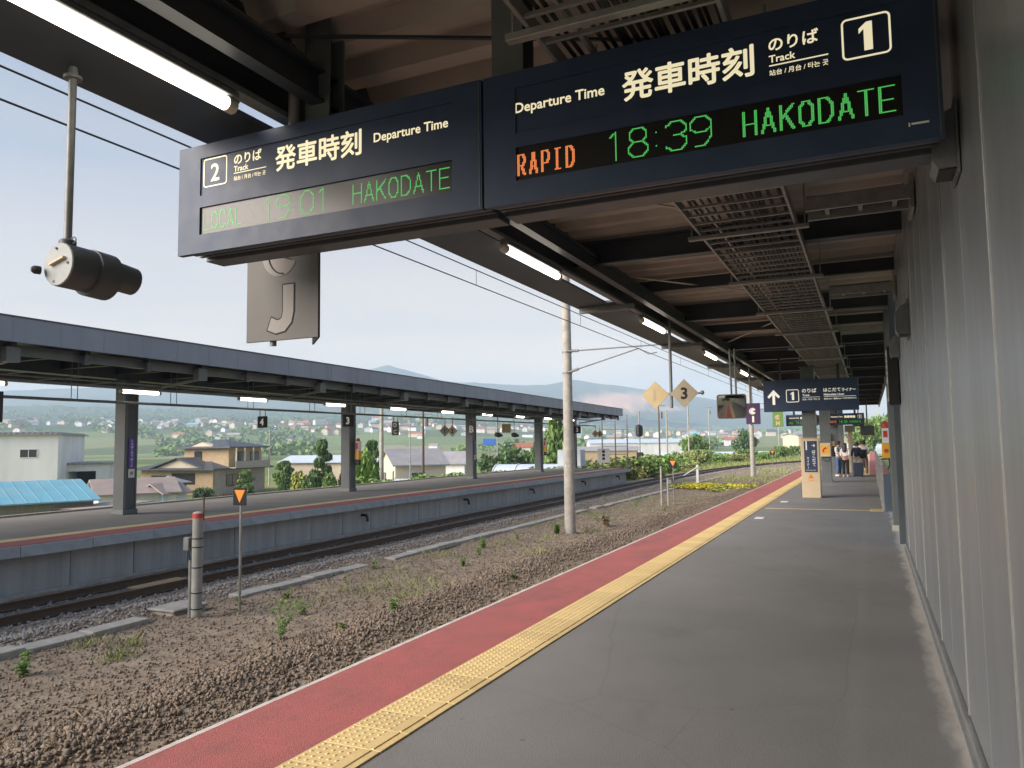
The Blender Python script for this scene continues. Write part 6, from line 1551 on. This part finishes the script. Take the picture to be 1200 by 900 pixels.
# ================================================================== PEOPLE
def skinned(name, verts, edges, radii, material, parent, root=0, sub=2):
    me = bpy.data.meshes.new(name); me.from_pydata([tuple(v) for v in verts], edges, []); me.materials.append(M[material]); o = obj(name, me, parent)
    sk = o.modifiers.new('skin', 'SKIN'); sk.use_smooth_shade = True
    lay = me.skin_vertices[0].data
    for i, r_ in enumerate(radii): lay[i].radius = r_ if isinstance(r_, tuple) else (r_, r_); lay[i].use_root = (i == root)
    o.modifiers.new('sub', 'SUBSURF').levels = sub; o.modifiers['sub'].render_levels = sub
    return o
def person(label, x, y, rz, top, legs, hair, long_hair=False, h=1.66, lean=0., arms='phone', shoe='shoe_white', tilt=.06):
    t = thing('person', label, 'person', (x, y, 0), rz); k = h / 1.7
    def S(*p): return (p[0] * k, p[1] * k, p[2] * k)
    el = {'phone': ((.20, -.02, 1.12), (.10, -.26, 1.14)), 'down': ((.24, .03, 1.10), (.25, -.05, .85)), 'front': ((.21, -.04, 1.10), (.06, -.25, 1.02))}[arms]
    V = [S(0, 0, .92), S(0, .01, 1.08), S(0, 0, 1.26), S(0, .01, 1.40), S(0, 0, 1.47), S(0, -.02 - tilt * .5, 1.56), S(0, -.015 - tilt, 1.66)]; Rr = [(.135, .10), (.115, .09), (.15, .10), (.08, .06), (.05, .05), (.075, .09), (.055, .065)]; E = [(0, 1), (1, 2), (2, 3), (3, 4), (4, 5), (5, 6)]
    V.append(S(0, -.115 - tilt, 1.575)); Rr.append(.013); E.append((5, 7))                      # nose
    for s in (-1, 1):
        b = len(V); V.append(S(s * .078, -.01 - tilt * .5, 1.58)); Rr.append(.016); E.append((5, b))   # ear
        b = len(V); V += [S(s * .17, .01, 1.38), S(s * el[0][0], el[0][1], el[0][2]), S(s * el[1][0], el[1][1], el[1][2])]; Rr += [.055, .042, .03]; E += [(3, b), (b, b + 1), (b + 1, b + 2)]
        w = Vector(V[b + 2]); d = (w - Vector(V[b + 1])).normalized(); sd_ = Vector((s, 0, 0)); pm = len(V); V.append(tuple(w + d * .07)); Rr.append((.034, .018)); E.append((b + 2, pm))
        for f in range(4): V.append(tuple(w + d * (.15 + .012 * (1 if f in (1, 2) else 0)) + Vector((0, 0, -.02)) + d.cross(sd_).normalized() * .0 + sd_ * (.027 - .018 * f))); Rr.append(.009); E.append((pm, len(V) - 1))
        V.append(tuple(w + d * .06 - sd_ * .045)); Rr.append(.010); E.append((b + 2, len(V) - 1))
        b = len(V); V += [S(s * .095, 0, .88), S(s * .10, -.015, .50), S(s * .10, .02, .09), S(s * .105, -.10, .045)]; Rr += [.085, .055, .04, .04]; E += [(0, b), (b, b + 1), (b + 1, b + 2), (b + 2, b + 3)]
    skinned('body', V, E, Rr, 'skin', t)
    tv = [S(0, 0, .90), S(0, .01, 1.06), S(0, 0, 1.26), S(0, .01, 1.41)]; tr = [(.155, .115), (.14, .108), (.168, .118), (.095, .075)]; te = [(0, 1), (1, 2), (2, 3)]
    for s in (-1, 1):
        b = len(tv); tv += [S(s * .175, .01, 1.38), S(s * (el[0][0] + .0), el[0][1], el[0][2] + .03), S(s * (el[0][0] * .6 + el[1][0] * .4), el[0][1] * .6 + el[1][1] * .4, el[0][2] * .6 + el[1][2] * .4)]; tr += [.07, .06, .05]; te += [(3, b), (b, b + 1), (b + 1, b + 2)]
    skinned('shirt', tv, te, tr, top, t)
    lv = [S(0, 0, .95)]; lr = [(.15, .112)]; le = []
    for s in (-1, 1): b = len(lv); lv += [S(s * .095, 0, .84), S(s * .10, -.015, .48), S(s * .10, .015, .10)]; lr += [.10, .075, .062]; le += [(0, b), (b, b + 1), (b + 1, b + 2)]
    skinned('trousers', lv, le, lr, legs, t)
    for s in (-1, 1): MB().lathe([(.02, -.15), (.046, -.12), (.05, -.03), (.045, .05), (.03, .07)], S(s * .103, -.01, .045), (0, -1, 0), 10).build('shoe', shoe, t, True)
    hd = MB(); hd.lathe([(.02, .12), (.07, .10), (.098, .05), (.102, .0), (.094, -.06), (.05, -.10)] if not long_hair else [(.02, .12), (.07, .10), (.10, .05), (.105, 0), (.108, -.12), (.11, -.24), (.085, -.33), (.03, -.36)], S(0, .018 - tilt, 1.605), (0, .10, 1), 14); hd.build('hair', hair, t, True)
    return t
person('person in white shirt and blue jeans with a black backpack looking down', -1.42, 41.0, R(60), 'cloth_white', 'denim', 'hair_black', h=1.70)
person('person with long brown hair, white top and wide black trousers', -1.10, 40.7, R(-15), 'cloth_white', 'cloth_black', 'hair_brown', True, 1.60, arms='front')
person('person in navy top and white shorts standing behind the suitcase', -.60, 41.6, R(160), 'cloth_navy', 'cloth_white', 'hair_black', h=1.64, arms='down')
person('person in white with a black-and-white bag, half hidden at right', -.28, 42.2, R(180), 'cloth_white', 'skin', 'hair_black', h=1.70, arms='front')
person('distant person in pale clothes behind the waiting group', -.42, 50.0, R(0), 'cloth_white', 'cloth_navy', 'hair_brown', h=1.68, arms='down')
def backpack(label, x, y, z, rz, m, s=1.0):
    t = thing('backpack', label, 'backpack', (x, y, z), rz)
    MB().bbox(-.16 * s, .16 * s, 0, .17 * s, 0, .46 * s, .05 * s).build('bag', m, t); MB().bbox(-.12 * s, .12 * s, .17 * s, .22 * s, .04 * s, .24 * s, .02 * s).build('pocket', m, t)
    for q in (-.1, .1): MB().tube([(q * s, .01, .44 * s), (q * s, -.12 * s, .46 * s), (q * s, -.2 * s, .3 * s), (q * s, -.06 * s, .06 * s)], .018 * s, 6).build('strap', m, t)
backpack('large black backpack worn by the person in blue jeans', -1.52, 41.06, .96, R(60), 'cloth_black', 1.1)
backpack('black bag with pale straps carried beside the suitcase', -.30, 41.5, .85, R(20), 'cloth_black', .95)
t = thing('suitcase', 'upright navy hard-shell suitcase on the platform', 'suitcase', (-.57, 40.6, 0), R(8))
MB().bbox(-.22, .22, -.13, .13, .05, .68, .035).build('shell', 'suitcase', t)
for x in (-.14, -.05, .05, .14): MB().box(x - .012, x + .012, -.138, -.1305, .10, .63).build('rib', 'suitcase', t)
for x in (-.17, .17):
    for y in (-.08, .08): MB().cyl((x - .012, y, .028), (x + .012, y, .028), .027, n=8).build('wheel', 'black', t)
mb = MB(); mb.tube([(-.1, .09, .68), (-.1, .09, .95), (.1, .09, .95), (.1, .09, .68)], .012, 6); mb.build('handle', 'grey_steel', t)

# ================================================================== HAZE
def haze():
    mb = MB(); mb.box(-8000, 6500, -1200, 7500, -60, 500)
    o = mb.build('haze', 'cloth_white'); o['kind'] = 'stuff'; o['label'] = 'thin evening haze over the whole valley'; o['category'] = 'haze'
    m = bpy.data.materials.new('haze_air'); m.use_nodes = True; nt = m.node_tree; nt.nodes.clear()
    ou = nt.nodes.new('ShaderNodeOutputMaterial'); v = nt.nodes.new('ShaderNodeVolumePrincipled')
    v.inputs['Color'].default_value = (.63, .78, .98, 1); v.inputs['Density'].default_value = 2.6e-4; v.inputs['Anisotropy'].default_value = 0.0
    nt.links.new(v.outputs['Volume'], ou.inputs['Volume']); o.data.materials.clear(); o.data.materials.append(m)
haze()
